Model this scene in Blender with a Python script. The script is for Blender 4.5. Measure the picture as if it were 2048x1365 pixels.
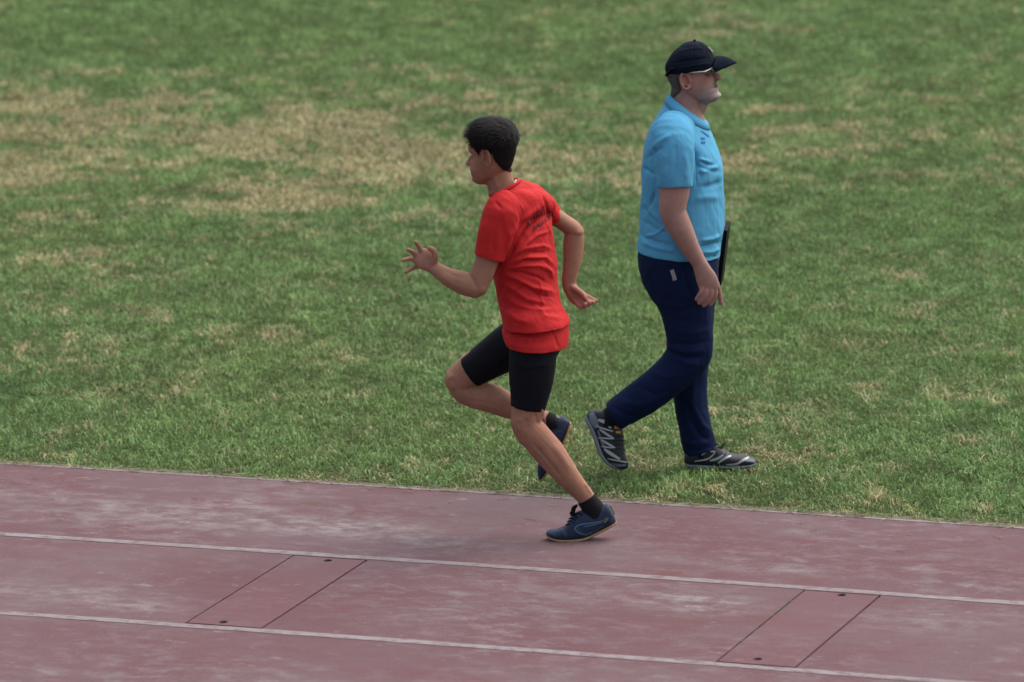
import bpy, bmesh, math, random
import numpy as np
from mathutils import Vector, Matrix
from mathutils.bvhtree import BVHTree

for o in list(bpy.data.objects):
    bpy.data.objects.remove(o)
sc = bpy.context.scene
col = sc.collection
rng = np.random.default_rng(7)

# ------------------------------------------------------------------ camera
F, ROLL, PT, H = 12500.0, -0.015, 0.2026, 5.859          # focal length in px of a 2048 px wide frame
cr, sr, cp, sp = math.cos(ROLL), math.sin(ROLL), math.cos(PT), math.sin(PT)
RIGHT = np.array([cr, sr * sp, sr * cp]); UP = np.array([-sr, cr * sp, cr * cp]); FWD = np.array([0, cp, -sp])
CAM = np.array([0.0, 0.0, H])
cd = bpy.data.cameras.new('camera'); cam = bpy.data.objects.new('camera', cd); col.objects.link(cam)
cd.sensor_width = 36; cd.lens = F / 2048 * 36; cd.clip_end = 3000; cd.clip_start = 0.1
cam.matrix_world = Matrix(((RIGHT[0], UP[0], -FWD[0], 0), (RIGHT[1], UP[1], -FWD[1], 0), (RIGHT[2], UP[2], -FWD[2], H), (0, 0, 0, 1)))
cd.dof.use_dof = True; cd.dof.focus_distance = 25.2; cd.dof.aperture_fstop = 3.2
sc.camera = cam

# ------------------------------------------------------------------ light: overcast day
SUN_EL, SUN_AZ = math.radians(58), math.radians(55)      # azimuth measured from +Y towards +X
w = bpy.data.worlds.new('World'); sc.world = w; w.use_nodes = True
nt = w.node_tree; bg = nt.nodes['Background']
sky = nt.nodes.new('ShaderNodeTexSky'); sky.sky_type = 'NISHITA'; sky.sun_disc = False
sky.sun_elevation = SUN_EL; sky.sun_rotation = SUN_AZ; sky.air_density = 1.0; sky.dust_density = 6.0; sky.ozone_density = 1.0
hs_ = nt.nodes.new('ShaderNodeHueSaturation'); hs_.inputs['Saturation'].default_value = 0.6      # cloud cover: greyer than a clear sky
nt.links.new(sky.outputs[0], hs_.inputs['Color']); nt.links.new(hs_.outputs[0], bg.inputs[0]); bg.inputs[1].default_value = 0.15
sd = bpy.data.lights.new('sun', 'SUN'); sd.energy = 0.55; sd.angle = math.radians(110); sd.color = (1, 0.965, 0.92)
sun = bpy.data.objects.new('sun', sd); col.objects.link(sun)
sdir = Vector((math.sin(SUN_AZ) * math.cos(SUN_EL), math.cos(SUN_AZ) * math.cos(SUN_EL), math.sin(SUN_EL)))
sun.rotation_euler = sdir.to_track_quat('Z', 'Y').to_euler(); sun.location = (10, 20, 30)
sc.view_settings.view_transform = 'Standard'; sc.view_settings.look = 'None'; sc.view_settings.gamma = 1
sc.view_settings.exposure = 1.15
sc.view_settings.use_curve_mapping = False

# ------------------------------------------------------------------ helpers
def ray(px, py):
    return RIGHT * ((px - 1024) / F) + UP * (-(py - 682.5) / F) + FWD
def P(px, py, Y):                      # point of the pixel's line of sight at world depth Y
    r = ray(px, py); return CAM + r * (Y / r[1])
def G(px, py, z=0.0):                  # point of the pixel's line of sight on the ground
    r = ray(px, py); return CAM + r * ((z - H) / r[2])
def proj(co):
    d = co - CAM; f = d @ FWD
    return np.stack([1024 + F * (d @ RIGHT) / f, 682.5 - F * (d @ UP) / f], -1)
def unit(v): return v / (np.linalg.norm(v) + 1e-12)
def smooth01(t): t = np.clip(t, 0, 1); return t * t * (3 - 2 * t)

def vnoise(x, y, seed):                # tileless value noise, 0..1
    xi, yi = np.floor(x).astype(np.int64), np.floor(y).astype(np.int64)
    fx, fy = x - xi, y - yi; fx = fx * fx * (3 - 2 * fx); fy = fy * fy * (3 - 2 * fy)
    def h(a, b):
        n = (a * 374761393 + b * 668265263 + seed * 1442695041) & 0xffffffff
        n = ((n ^ (n >> 13)) * 1274126177) & 0xffffffff
        return ((n ^ (n >> 16)) & 0xffff) / 65535.0
    a, b, c, d = h(xi, yi), h(xi + 1, yi), h(xi, yi + 1), h(xi + 1, yi + 1)
    return (a * (1 - fx) + b * fx) * (1 - fy) + (c * (1 - fx) + d * fx) * fy
def fbm(x, y, seed, octv=4):
    s, a, t = 0, 1.0, 0
    for i in range(octv):
        s = s + a * vnoise(x * 2 ** i, y * 2 ** i, seed + i * 17); t += a; a *= 0.55
    return s / t

def link(name, me, mat=None, parent=None):
    o = bpy.data.objects.new(name, me); col.objects.link(o)
    if mat is not None: me.materials.append(mat)
    if parent is not None: o.parent = parent; o.matrix_parent_inverse = Matrix.Translation(-parent.location)
    return o
def from_np(name, verts, faces, smooth=True):
    me = bpy.data.meshes.new(name); me.from_pydata([tuple(v) for v in verts], [], [tuple(f) for f in faces]); me.update()
    if smooth: me.polygons.foreach_set('use_smooth', [True] * len(me.polygons))
    return me
def tag(o, label=None, cat=None, group=None, kind=None):
    if label: o['label'] = label
    if cat: o['category'] = cat
    if group: o['group'] = group
    if kind: o['kind'] = kind
    return o
def thing(name, label, cat, loc):
    o = bpy.data.objects.new(name, None); col.objects.link(o); o.location = loc; o.empty_display_size = 0.2
    bpy.context.view_layer.update()
    return tag(o, label, cat)

class Soup:                            # closed shapes gathered for one mesh
    def __init__(s): s.v = []; s.f = []
    def add(s, v, f):
        n = len(s.v); s.v += [tuple(p) for p in v]; s.f += [tuple(i + n for i in q) for q in f]; return s
def ringed(rings, cap=True):
    n = len(rings[0]); V = [p for r in rings for p in r]; Fc = []
    for i in range(len(rings) - 1):
        for j in range(n):
            k = (j + 1) % n; Fc.append((i * n + j, i * n + k, (i + 1) * n + k, (i + 1) * n + j))
    if cap:
        V.append(np.mean(rings[0], 0)); V.append(np.mean(rings[-1], 0)); a, b = len(V) - 2, len(V) - 1; m = (len(rings) - 1) * n
        for j in range(n):
            k = (j + 1) % n; Fc.append((a, k, j)); Fc.append((b, m + j, m + k))
    return V, Fc
def catmull(rows, sub):
    A = np.array(rows, float); n = len(A)
    if n < 3 or sub < 2: return A
    out = []
    for i in range(n - 1):
        p0 = A[max(i - 1, 0)] if i > 0 else 2 * A[0] - A[1]
        p1, p2 = A[i], A[i + 1]; p3 = A[i + 2] if i + 2 < n else 2 * A[-1] - A[-2]
        for k in range(sub):
            t = k / sub
            out.append(0.5 * (2 * p1 + (p2 - p0) * t + (2 * p0 - 5 * p1 + 4 * p2 - p3) * t * t + (3 * p1 - p0 - 3 * p2 + p3) * t ** 3))
    out.append(A[-1]); return np.array(out)
def loft3(rows, n=20, sub=4, cap='round'):
    """rows: (x, y, z, a, b) centre, half width across the view, half width along the view"""
    A = catmull(rows, sub); C = A[:, :3]; rings = []
    T = np.gradient(C, axis=0)
    ph = np.arange(n) * 2 * math.pi / n
    U_, B_ = [], []
    for i in range(len(C)):
        t = unit(T[i]); v = unit(C[i] - CAM); u = np.cross(t, v)
        if np.linalg.norm(u) < 0.15: u = U_[-1] if U_ else np.cross(t, np.array([0, 0, 1.0]))
        u = unit(u - t * (u @ t))
        if U_ and u @ U_[-1] < 0: u = -u
        b = np.cross(t, u); U_.append(u); B_.append(b)
        a_, b_ = max(A[i, 3], 1e-4), max(A[i, 4], 1e-4)
        rings.append(C[i] + np.outer(np.cos(ph), u) * a_ + np.outer(np.sin(ph), b) * b_)
    if cap == 'round':
        def endcap(i, sgn):
            t = unit(T[i]) * sgn; r = min(A[i, 3], A[i, 4]); out = []
            for s in (0.5, 0.8, 0.97):
                out.append(C[i] + t * r * s + (rings[i] - C[i]) * math.sqrt(1 - s * s))
            return out
        rings = endcap(0, -1)[::-1] + rings + endcap(len(C) - 1, 1)
    return ringed(rings)
def limb(Y0, rows, **k):               # rows: (px, py, dy, half width px, half depth m)
    out = []
    for px, py, dy, hw, hb in rows:
        p = P(px, py, Y0 + dy); s = (p - CAM) @ FWD / F; out.append((*p, hw * s, hb))
    return loft3(out, **k)
def tube(Y0, pts, radii, **k):         # pts: (px, py, dy), radii in metres
    if not hasattr(radii, '__len__'): radii = [radii] * len(pts)
    return loft3([(*P(p[0], p[1], Y0 + p[2]), r, r) for p, r in zip(pts, radii)], **k)
def slabs(Y0, rows, n=28, sub=4, pw=2.0, flat=0.0):
    """rows: (p0x,p0y,p1x,p1y,dy,half breadth,theta): rings spanned between two silhouette points;
    theta turns the ring's long axis out of the line of sight"""
    A = catmull(rows, sub); rings = []; ph = np.arange(n) * 2 * math.pi / n
    c, s = np.cos(ph), np.sin(ph); c = np.sign(c) * np.abs(c) ** (2 / pw); s = np.sign(s) * np.abs(s) ** (2 / pw)
    for x0, y0, x1, y1, dy, hb, th in A:
        a = P(x0, y0, Y0 + dy); b = P(x1, y1, Y0 + dy); C = (a + b) / 2; u = (b - a) / 2; L = np.linalg.norm(u)
        v = unit((C - CAM) * np.array([1, 1, 0])); u = u / L; w_ = unit(np.cross(u, np.cross(v, u)))
        st, ct = math.sin(th), math.cos(th)
        d = math.sqrt(max(L * L - (hb * st) ** 2, (0.45 * L) ** 2)) / max(ct, .3)
        U = u * ct + w_ * st; B = -u * st + w_ * ct
        rings.append(C + np.outer(c, U) * d + np.outer(s, B) * hb)
    return ringed(rings)

def remesh(soup, voxel, smooth_it=4, fac=0.5):
    me = bpy.data.meshes.new('tmp'); me.from_pydata(soup.v, [], soup.f); me.update()
    bm = bmesh.new(); bm.from_mesh(me); bmesh.ops.recalc_face_normals(bm, faces=bm.faces[:]); bm.to_mesh(me); bm.free()
    o = bpy.data.objects.new('tmp', me); col.objects.link(o)
    m = o.modifiers.new('r', 'REMESH'); m.mode = 'VOXEL'; m.voxel_size = voxel; m.use_smooth_shade = True
    if smooth_it:
        s = o.modifiers.new('s', 'SMOOTH'); s.factor = fac; s.iterations = smooth_it
    dg = bpy.context.evaluated_depsgraph_get()
    out = bpy.data.meshes.new_from_object(o.evaluated_get(dg)); out.materials.clear()
    bpy.data.objects.remove(o); bpy.data.meshes.remove(me)
    out.polygons.foreach_set('use_smooth', [True] * len(out.polygons))
    return out
def getco(me):
    a = np.empty(len(me.vertices) * 3); me.vertices.foreach_get('co', a); return a.reshape(-1, 3)
def getno(me):
    a = np.empty(len(me.vertices) * 3); me.vertices.foreach_get('normal', a); return a.reshape(-1, 3)
def setco(me, c): me.vertices.foreach_set('co', c.ravel()); me.update()
def polydist(p, line):                 # distance and position along a polyline
    best = np.full(len(p), 1e9); tt = np.zeros(len(p)); line = np.array(line, float)
    seg = np.linalg.norm(np.diff(line, axis=0), axis=1); cum = np.concatenate([[0], np.cumsum(seg)]); tot = cum[-1]
    for i in range(len(line) - 1):
        a, b = line[i], line[i + 1]; d = b - a; t = np.clip(((p - a) @ d) / (d @ d), 0, 1)
        q = np.linalg.norm(p - (a + t[:, None] * d), axis=1); m = q < best
        best[m] = q[m]; tt[m] = (cum[i] + t[m] * seg[i]) / tot
    return best, tt
def folds(me, lines, Ymax=None, noise=0.0, nscale=22.0, seed=1):
    """push cloth out (or in) along creases; lines: (polyline px, half width px, height m)"""
    co, no = getco(me), getno(me); px = proj(co); view = co - CAM; view /= np.linalg.norm(view, axis=1)[:, None]
    front = smooth01((-(no * view).sum(1) + 0.15) / 0.4); d = np.zeros(len(co))
    for line, wd, amp in lines:
        q, t = polydist(px, line); d += amp * 1.15 * np.exp(-(q / (wd * .8)) ** 2) * np.clip(np.sin(math.pi * np.clip(t, 0.04, 0.96)) * 1.6, 0, 1) * front
    if noise:
        d += noise * (fbm(co[:, 0] * nscale + co[:, 1] * 9, co[:, 2] * nscale * 0.8 + co[:, 1] * nscale, seed, 3) - 0.5)
    setco(me, co + no * d[:, None])
def paint(me, rgb, name='Col'):
    at = me.color_attributes.new(name, 'FLOAT_COLOR', 'POINT')
    a = np.ones((len(me.vertices), 4)); a[:, :3] = rgb; at.data.foreach_set('color', a.ravel())
def bvh_of(me): return BVHTree.FromPolygons([v.co for v in me.vertices], [p.vertices for p in me.polygons])
def cast(bvh, px, py, off):
    r = Vector(ray(px, py)).normalized(); hit, nrm, _, _ = bvh.ray_cast(Vector(CAM), r)
    if hit is None: return None
    if nrm.dot(r) > 0: nrm = -nrm
    return np.array(hit + (nrm * 0.7 - r * 0.5).normalized() * off)
def stripe(bvh, line, wpx, off=0.0015, step=2.0, taper=True):
    """a thin band lying on a surface along a polyline"""
    L = catmull(line, 6) if len(line) > 2 else np.array(line, float)
    pts = [L[0]]
    for i in range(len(L) - 1):
        k = max(1, int(np.linalg.norm(L[i + 1] - L[i]) / step))
        pts += [L[i] + (L[i + 1] - L[i]) * (j + 1) / k for j in range(k)]
    pts = np.array(pts); T = np.gradient(pts, axis=0); V = []; Fc = []; prev = False
    for i, (p, t) in enumerate(zip(pts, T)):
        t = unit(t); n = np.array([-t[1], t[0]]); e = i / (len(pts) - 1); ww = wpx * (0.55 + 0.45 * math.sin(math.pi * min(max(e, .08), .92)) if taper else 1.0)
        row = [cast(bvh, *(p + n * ww / 2 * s), off) for s in (-1, 0, 1)]
        if any(r is None for r in row): prev = False; continue
        if prev and np.linalg.norm(row[1] - V[-2]) > 0.03: prev = False
        b = len(V); V += row
        if prev: Fc += [(b - 3, b - 2, b + 1, b), (b - 2, b - 1, b + 2, b + 1)]
        prev = True
    return V, Fc
def stripes(name, target, lines, mat, parent, off=0.0015, taper=True):
    b = bvh_of(target.data); o = None
    for line, wpx in lines:                    # each band is a piece of its own; keep its longest unbroken run
        V_, F_ = stripe(b, line, wpx, off, 2.0, taper); runs = []; prev = None
        for f in F_:
            if prev is None or min(f) > prev + 3: runs.append([])
            runs[-1].append(f); prev = min(f)
        if not runs: continue
        F_ = max(runs, key=len); ids = sorted({i for f in F_ for i in f}); mp_ = {k: n for n, k in enumerate(ids)}
        o = link(name, from_np(name, [V_[i] for i in ids], [tuple(mp_[i] for i in f) for f in F_]), mat, parent)
    return o
def blob_decal(target, cx, cy, rx, ry, off, pw=4.0):
    b = bvh_of(target.data); V = []; Fc = []; n = 5
    for i in range(n):
        for j in range(n):
            V.append(cast(b, cx + rx * (2 * i / (n - 1) - 1), cy + ry * (2 * j / (n - 1) - 1), off))
    ok = lambda *q: all(V[k] is not None for k in q)
    for i in range(n - 1):
        for j in range(n - 1):
            q = (i * n + j, (i + 1) * n + j, (i + 1) * n + j + 1, i * n + j + 1)
            if ok(*q): Fc.append(q)
    return [np.zeros(3) + (v if v is not None else 0) for v in V], Fc
def lettering(name, target, text, org, dx, dy, mat, parent, off=0.0018):
    """flat print: letters laid on the cloth; dx, dy = px per letter-height along and up"""
    cu = bpy.data.curves.new('t', 'FONT'); cu.body = text; cu.size = 1.0; cu.resolution_u = 3; cu.space_character = 1.05; cu.offset = .018
    o = bpy.data.objects.new('t', cu); col.objects.link(o); dg = bpy.context.evaluated_depsgraph_get()
    me = bpy.data.meshes.new_from_object(o.evaluated_get(dg)); bpy.data.objects.remove(o)
    bm = bmesh.new(); bm.from_mesh(me); bmesh.ops.triangulate(bm, faces=bm.faces[:])
    bmesh.ops.subdivide_edges(bm, edges=[e for e in bm.edges if e.calc_length() > 0.2], cuts=2)
    b = bvh_of(target.data); bad = []
    for v in bm.verts:
        x, y = v.co.x, v.co.y
        c = cast(b, org[0] + dx[0] * x + dy[0] * y, org[1] + dx[1] * x + dy[1] * y, off)
        if c is None: bad.append(v)
        else: v.co = Vector(c)
    bmesh.ops.delete(bm, geom=bad, context='VERTS'); bm.to_mesh(me); bm.free(); me.materials.clear()
    return link(name, me, mat, parent)

# ------------------------------------------------------------------ materials
def mat(name, base, rough=0.8, spec=0.3, attr=False, bump=0.0, bscale=400.0, var=0.0, vscale=30.0, sss=0.0, sheen=0.0):
    m = bpy.data.materials.new(name); m.use_nodes = True; n = m.node_tree.nodes; l = m.node_tree.links; b = n['Principled BSDF']
    b.inputs['Base Color'].default_value = (*base, 1); b.inputs['Roughness'].default_value = rough
    b.inputs['Specular IOR Level'].default_value = spec
    src = None
    if attr:
        a = n.new('ShaderNodeVertexColor'); a.layer_name = 'Col'; src = a.outputs[0]
    geo = n.new('ShaderNodeNewGeometry')
    if var:
        t = n.new('ShaderNodeTexNoise'); t.inputs['Scale'].default_value = vscale; t.inputs['Detail'].default_value = 4
        l.new(geo.outputs['Position'], t.inputs['Vector'])
        mr = n.new('ShaderNodeMapRange'); mr.inputs['From Min'].default_value = 0.3; mr.inputs['From Max'].default_value = 0.7
        mr.inputs['To Min'].default_value = 1 - var; mr.inputs['To Max'].default_value = 1 + var; l.new(t.outputs[0], mr.inputs[0])
        mx = n.new('ShaderNodeMix'); mx.data_type = 'RGBA'; mx.blend_type = 'MULTIPLY'; mx.inputs[0].default_value = 1
        if src: l.new(src, mx.inputs[6])
        else: mx.inputs[6].default_value = (*base, 1)
        l.new(mr.outputs[0], mx.inputs[7]); src = mx.outputs[2]
    if src: l.new(src, b.inputs['Base Color'])
    if bump:
        t = n.new('ShaderNodeTexNoise'); t.inputs['Scale'].default_value = bscale; t.inputs['Detail'].default_value = 3
        l.new(geo.outputs['Position'], t.inputs['Vector'])
        bp = n.new('ShaderNodeBump'); bp.inputs['Strength'].default_value = bump; bp.inputs['Distance'].default_value = 0.004
        l.new(t.outputs[0], bp.inputs['Height']); l.new(bp.outputs[0], b.inputs['Normal'])
    if sss:
        b.inputs['Subsurface Weight'].default_value = sss; b.inputs['Subsurface Radius'].default_value = (0.012, 0.005, 0.003)
        b.inputs['Subsurface Scale'].default_value = 1.0
    if sheen:
        b.inputs['Sheen Weight'].default_value = sheen; b.inputs['Sheen Roughness'].default_value = 0.5
    return m
M = {
    'skin': mat('skin', (.4, .22, .16), .68, .16, attr=True, bump=.15, bscale=260, var=.07, vscale=38, sss=.12),
    'red': mat('red_jersey', (.36, .0135, .0145), .8, .15, bump=.18, bscale=520, var=.05, vscale=24),
    'black': mat('black_lycra', (.0032, .0038, .0064), .75, .12, bump=.12, bscale=300),
    'sock': mat('sock_knit', (.005, .005, .007), .9, .2, bump=.4, bscale=420),
    'hair': mat('dark_hair', (.011, .008, .007), .65, .12, attr=True),
    'grey': mat('grey_hair', (.055, .05, .048), .7, .3, bump=.6, bscale=500, var=.3, vscale=200),
    'shoe': mat('navy_shoe_mesh', (.007, .015, .040), .7, .35, bump=.5, bscale=480, var=.25, vscale=90),
    'shoe2': mat('slate_shoe_overlay', (.017, .033, .065), .6, .35, bump=.2, bscale=300),
    'sole': mat('tan_gum_sole', (.22, .135, .055), .75, .3, bump=.3, bscale=200, var=.15, vscale=60),
    'lblue': mat('pale_blue_print', (.05, .11, .18), .6, .3),
    'lime': mat('lime_print', (.11, .13, .035), .6, .3),
    'ink': mat('black_print', (.034, .010, .015), .75, .2),
    'white': mat('white_cloth', (.35, .37, .40), .8, .3),
    'polo': mat('sky_blue_polo', (.070, .268, .420), .85, .15, bump=.22, bscale=520, var=.04, vscale=20),
    'polodark': mat('blue_stitch', (.018, .095, .26), .8, .2),
    'navy': mat('navy_trouser', (.0036, .0088, .034), .85, .10, bump=.2, bscale=420, var=.12, vscale=14),
    'cap': mat('cap_cotton', (.0034, .006, .013), .9, .08, bump=.3, bscale=420, var=.12, vscale=30),
    'tagm': mat('pale_tag', (.20, .20, .19), .6, .4),
    'trail': mat('black_trainer', (.011, .012, .017), .65, .3, bump=.4, bscale=400),
    'silver': mat('silver_overlay', (.26, .28, .30), .5, .5),
    'greysole': mat('grey_midsole', (.11, .13, .155), .65, .4, bump=.3, bscale=150),
    'rubber': mat('black_rubber', (.012, .014, .018), .8, .3),
    'yellow': mat('yellow_tag', (.27, .15, .008), .6, .3),
    'board': mat('black_board', (.0035, .0035, .0045), .8, .08),
    'steel': mat('steel_clip', (.4, .4, .4), .35, .5),
    'paper': mat('paper', (.75, .75, .72), .8, .2),
    'frame': mat('pale_frame', (.42, .40, .36), .4, .5),
    'lens': mat('dark_lens', (.05, .035, .035), .15, .5),
    'eye': mat('eye_white', (.10, .085, .08), .3, .5),
}

lb=M['lens'].node_tree.nodes['Principled BSDF']; lb.inputs['Transmission Weight'].default_value=1.0; lb.inputs['IOR'].default_value=1.02; lb.inputs['Base Color'].default_value=(.9,.86,.84,1); lb.inputs['Roughness'].default_value=.02
# ------------------------------------------------------------------ layout of the track (a gentle bend)
YAW, KC, OFF, LW = 0.338, 0.0084, 24.05, 1.22
TX = np.array([math.cos(YAW), -math.sin(YAW)]); TN = np.array([math.sin(YAW), math.cos(YAW)])
def AB(a, b):                          # along / across the track -> ground x, y
    a = np.asarray(a, float); b = np.asarray(b, float); bb = b - KC * a * a / 2
    nx = KC * a * 0.0
    return np.stack([a * TX[0] + bb * TN[0], OFF + a * TX[1] + bb * TN[1]], -1)
def toAB(xy):
    d = np.asarray(xy) - np.array([0, OFF]); a = d @ TX; return a, d @ TN + KC * a * a / 2
YB = G(1155, 1080)[1]; YM = G(1440, 934)[1]
# ------------------------------------------------------------------ ground, track
def ground_mats():
    m = bpy.data.materials.new('soil_thatch'); m.use_nodes = True; n = m.node_tree.nodes; l = m.node_tree.links; b = n['Principled BSDF']
    geo = n.new('ShaderNodeNewGeometry'); t = n.new('ShaderNodeTexNoise'); t.inputs['Scale'].default_value = 9; t.inputs['Detail'].default_value = 8
    l.new(geo.outputs['Position'], t.inputs[0]); r = n.new('ShaderNodeValToRGB'); l.new(t.outputs[0], r.inputs[0])
    e = r.color_ramp.elements; e[0].position = .35; e[0].color = (.030, .040, .014, 1); e[1].position = .68; e[1].color = (.085, .085, .034, 1)
    x = e.new(.5); x.color = (.045, .065, .020, 1)
    l.new(r.outputs[0], b.inputs['Base Color']); b.inputs['Roughness'].default_value = .95; b.inputs['Specular IOR Level'].default_value = .1
    t2 = n.new('ShaderNodeTexNoise'); t2.inputs['Scale'].default_value = 60; l.new(geo.outputs['Position'], t2.inputs[0])
    bp = n.new('ShaderNodeBump'); bp.inputs['Distance'].default_value = .03; l.new(t2.outputs[0], bp.inputs['Height']); l.new(bp.outputs[0], b.inputs['Normal'])

    k = bpy.data.materials.new('track_rubber'); k.use_nodes = True; n = k.node_tree.nodes; l = k.node_tree.links; b = n['Principled BSDF']
    geo = n.new('ShaderNodeNewGeometry')
    mp = n.new('ShaderNodeMapping'); mp.inputs['Rotation'].default_value = (0, 0, YAW); l.new(geo.outputs['Position'], mp.inputs[0])
    def noise(scale, detail, stretch=(1, 1, 1), rough=.55, dist=0.0):
        q = n.new('ShaderNodeMapping'); q.inputs['Scale'].default_value = stretch; l.new(mp.outputs[0], q.inputs[0])
        t = n.new('ShaderNodeTexNoise'); t.inputs['Scale'].default_value = scale; t.inputs['Detail'].default_value = detail
        t.inputs['Roughness'].default_value = rough; t.inputs['Distortion'].default_value = dist; l.new(q.outputs[0], t.inputs[0]); return t.outputs[0]
    def ramp(src, p0, p1):
        r = n.new('ShaderNodeMapRange'); r.inputs['From Min'].default_value = p0; r.inputs['From Max'].default_value = p1; r.interpolation_type = 'SMOOTHSTEP'
        l.new(src, r.inputs[0]); return r.outputs[0]
    def mix(f, c0, c1):
        x = n.new('ShaderNodeMix'); x.data_type = 'RGBA'
        l.new(f, x.inputs[0])
        for i, c in ((6, c0), (7, c1)):
            if isinstance(c, tuple): x.inputs[i].default_value = (*c, 1)
            else: l.new(c, x.inputs[i])
        return x.outputs[2]
    def math_(op, a, b_):
        x = n.new('ShaderNodeMath'); x.operation = op
        for i, c in ((0, a), (1, b_)):
            if isinstance(c, float): x.inputs[i].default_value = c
            else: l.new(c, x.inputs[i])
        return x.outputs[0]
    base = mix(ramp(noise(1.1, 5, (.7, 1, 1)), .35, .65), (.084, .038, .042), (.091, .052, .057))
    base = mix(math_('MULTIPLY', ramp(noise(4.5, 6, (.55, 1, 1), .6), .52, .72), .75), base, (.092, .033, .035))
    dustmask = math_('MULTIPLY', ramp(noise(9.5, 10, (.65, 1, 1), .72, .3), .44, .74), ramp(noise(1.1, 4), .30, .62))
    base = mix(math_('MULTIPLY', dustmask, .9), base, (.138, .113, .116))
    scuff = math_('MULTIPLY', ramp(noise(15, 5, (.6, 1, 1), .7), .58, .72), ramp(noise(1.7, 3), .42, .58))
    base = mix(math_('MULTIPLY', ramp(noise(.55, 5, (.8, 1, 1), .6), .48, .72), .5), base, (.116, .088, .092))
    base = mix(math_('MULTIPLY', scuff, .55), base, (.20, .178, .178))
    for px_, py_, ra, rb, amt in ((700, 1058, .50, .22, .8), (350, 1035, .75, .30, .6), (560, 985, .35, .14, .4), (1400, 1208, .30, .22, .8), (270, 1214, .28, .10, .7), (120, 1185, .55, .22, .5), (470, 1010, .3, .16, .5), (900, 1090, .45, .18, .45), (1830, 1245, .5, .25, .35), (1560, 1140, .4, .12, .4), (1150, 1185, .6, .2, .3), (60, 990, .4, .15, .4)):
        g_ = G(px_, py_); q = n.new('ShaderNodeVectorMath'); q.operation = 'SUBTRACT'; l.new(geo.outputs['Position'], q.inputs[0]); q.inputs[1].default_value = (g_[0], g_[1], 0)   # chalk dust trodden in here
        r_ = n.new('ShaderNodeVectorRotate'); r_.rotation_type = 'Z_AXIS'; r_.inputs['Angle'].default_value = YAW; l.new(q.outputs[0], r_.inputs[0])
        s_ = n.new('ShaderNodeVectorMath'); s_.operation = 'MULTIPLY'; l.new(r_.outputs[0], s_.inputs[0]); s_.inputs[1].default_value = (1 / ra, 1 / rb, 0)
        d_ = n.new('ShaderNodeVectorMath'); d_.operation = 'LENGTH'; l.new(s_.outputs[0], d_.inputs[0])
        fall = ramp(d_.outputs['Value'], 1.25, .1)
        base = mix(math_('MULTIPLY', math_('MULTIPLY', fall, ramp(noise(11, 8, (.7, 1, 1), .7), .40, .66)), amt), base, (.190, .168, .168))
    fine = n.new('ShaderNodeMapRange'); fine.inputs['From Min'].default_value = .25; fine.inputs['From Max'].default_value = .75
    fine.inputs['To Min'].default_value = .78; fine.inputs['To Max'].default_value = 1.22; l.new(noise(160, 3, (1, 1, 1), .8), fine.inputs[0])
    x = n.new('ShaderNodeMix'); x.data_type = 'RGBA'; x.blend_type = 'MULTIPLY'; x.inputs[0].default_value = 1; l.new(base, x.inputs[6]); l.new(fine.outputs[0], x.inputs[7])
    l.new(x.outputs[2], b.inputs['Base Color']); b.inputs['Roughness'].default_value = .9; b.inputs['Specular IOR Level'].default_value = .2
    bp = n.new('ShaderNodeBump'); bp.inputs['Strength'].default_value = .5; bp.inputs['Distance'].default_value = .004; l.new(noise(220, 2), bp.inputs['Height']); l.new(bp.outputs[0], b.inputs['Normal'])

    p = bpy.data.materials.new('worn_white_paint'); p.use_nodes = True; n = p.node_tree.nodes; l = p.node_tree.links; b = n['Principled BSDF']
    geo = n.new('ShaderNodeNewGeometry'); mp = n.new('ShaderNodeMapping'); mp.inputs['Rotation'].default_value = (0, 0, YAW); l.new(geo.outputs['Position'], mp.inputs[0])
    f = math_('MAXIMUM', math_('MULTIPLY', ramp(noise(22, 8, (.6, 1, 1), .75), .44, .64), .95), math_('MULTIPLY', ramp(noise(1.3, 3), .45, .7), .35))
    l.new(mix(f, (.170, .150, .152), (.105, .064, .069)), b.inputs['Base Color']); b.inputs['Roughness'].default_value = .85; b.inputs['Specular IOR Level'].default_value = .2
    return m, k, p
SOIL, TRACK, PAINT = ground_mats()
v = [(-700, -700, -.012), (700, -700, -.012), (700, 700, -.012), (-700, 700, -.012)]
tag(link('ground', from_np('ground', v, [(0, 1, 2, 3)], False), SOIL), kind='structure')

# the two lids are let into lane two; their outline in track coordinates
def lid_rect(q):
    a0, b0 = toAB(G(*q[0])[:2]); a1, _ = toAB(G(*q[1])[:2]); a2, b2 = toAB(G(*q[2])[:2]); a3, b3 = toAB(G(*q[3])[:2])
    return ((a0 + a3) / 2, (a1 + a2) / 2, (b2 + b3) / 2, b0)
LIDS = [lid_rect([(587, 1114), (741, 1123), (522, 1256), (368, 1245)]), lid_rect([(1609, 1185), (1765, 1196), (1592, 1332), (1430, 1320)])]
LIDS = [(a0, a1, -LW + .034, -.034) for a0, a1, _, _ in LIDS]
TB0, TB1, TZ = -LW * 7, LW, 0.002
av = sorted(set([-40, 40] + list(np.linspace(-12, 12, 49)) + [a for L in LIDS for a in L[:2]])); bv = [TB0, -LW * 2, LIDS[0][2], LIDS[0][3], 0.5, TB1]
V = []; Fc = []
for a in av:
    for b in bv: V.append((*AB(a, b), TZ))
nb = len(bv)
for i in range(len(av) - 1):
    for j in range(nb - 1):
        am = (av[i] + av[i + 1]) / 2
        if j == 2 and any(L[0] < am < L[1] for L in LIDS): continue
        Fc.append((i * nb + j, (i + 1) * nb + j, (i + 1) * nb + j + 1, i * nb + j + 1))
bm = bmesh.new(); vs = [bm.verts.new(p) for p in V]
for f in Fc: bm.faces.new([vs[i] for i in f])
edge = [e for e in bm.edges if e.is_boundary]
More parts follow.
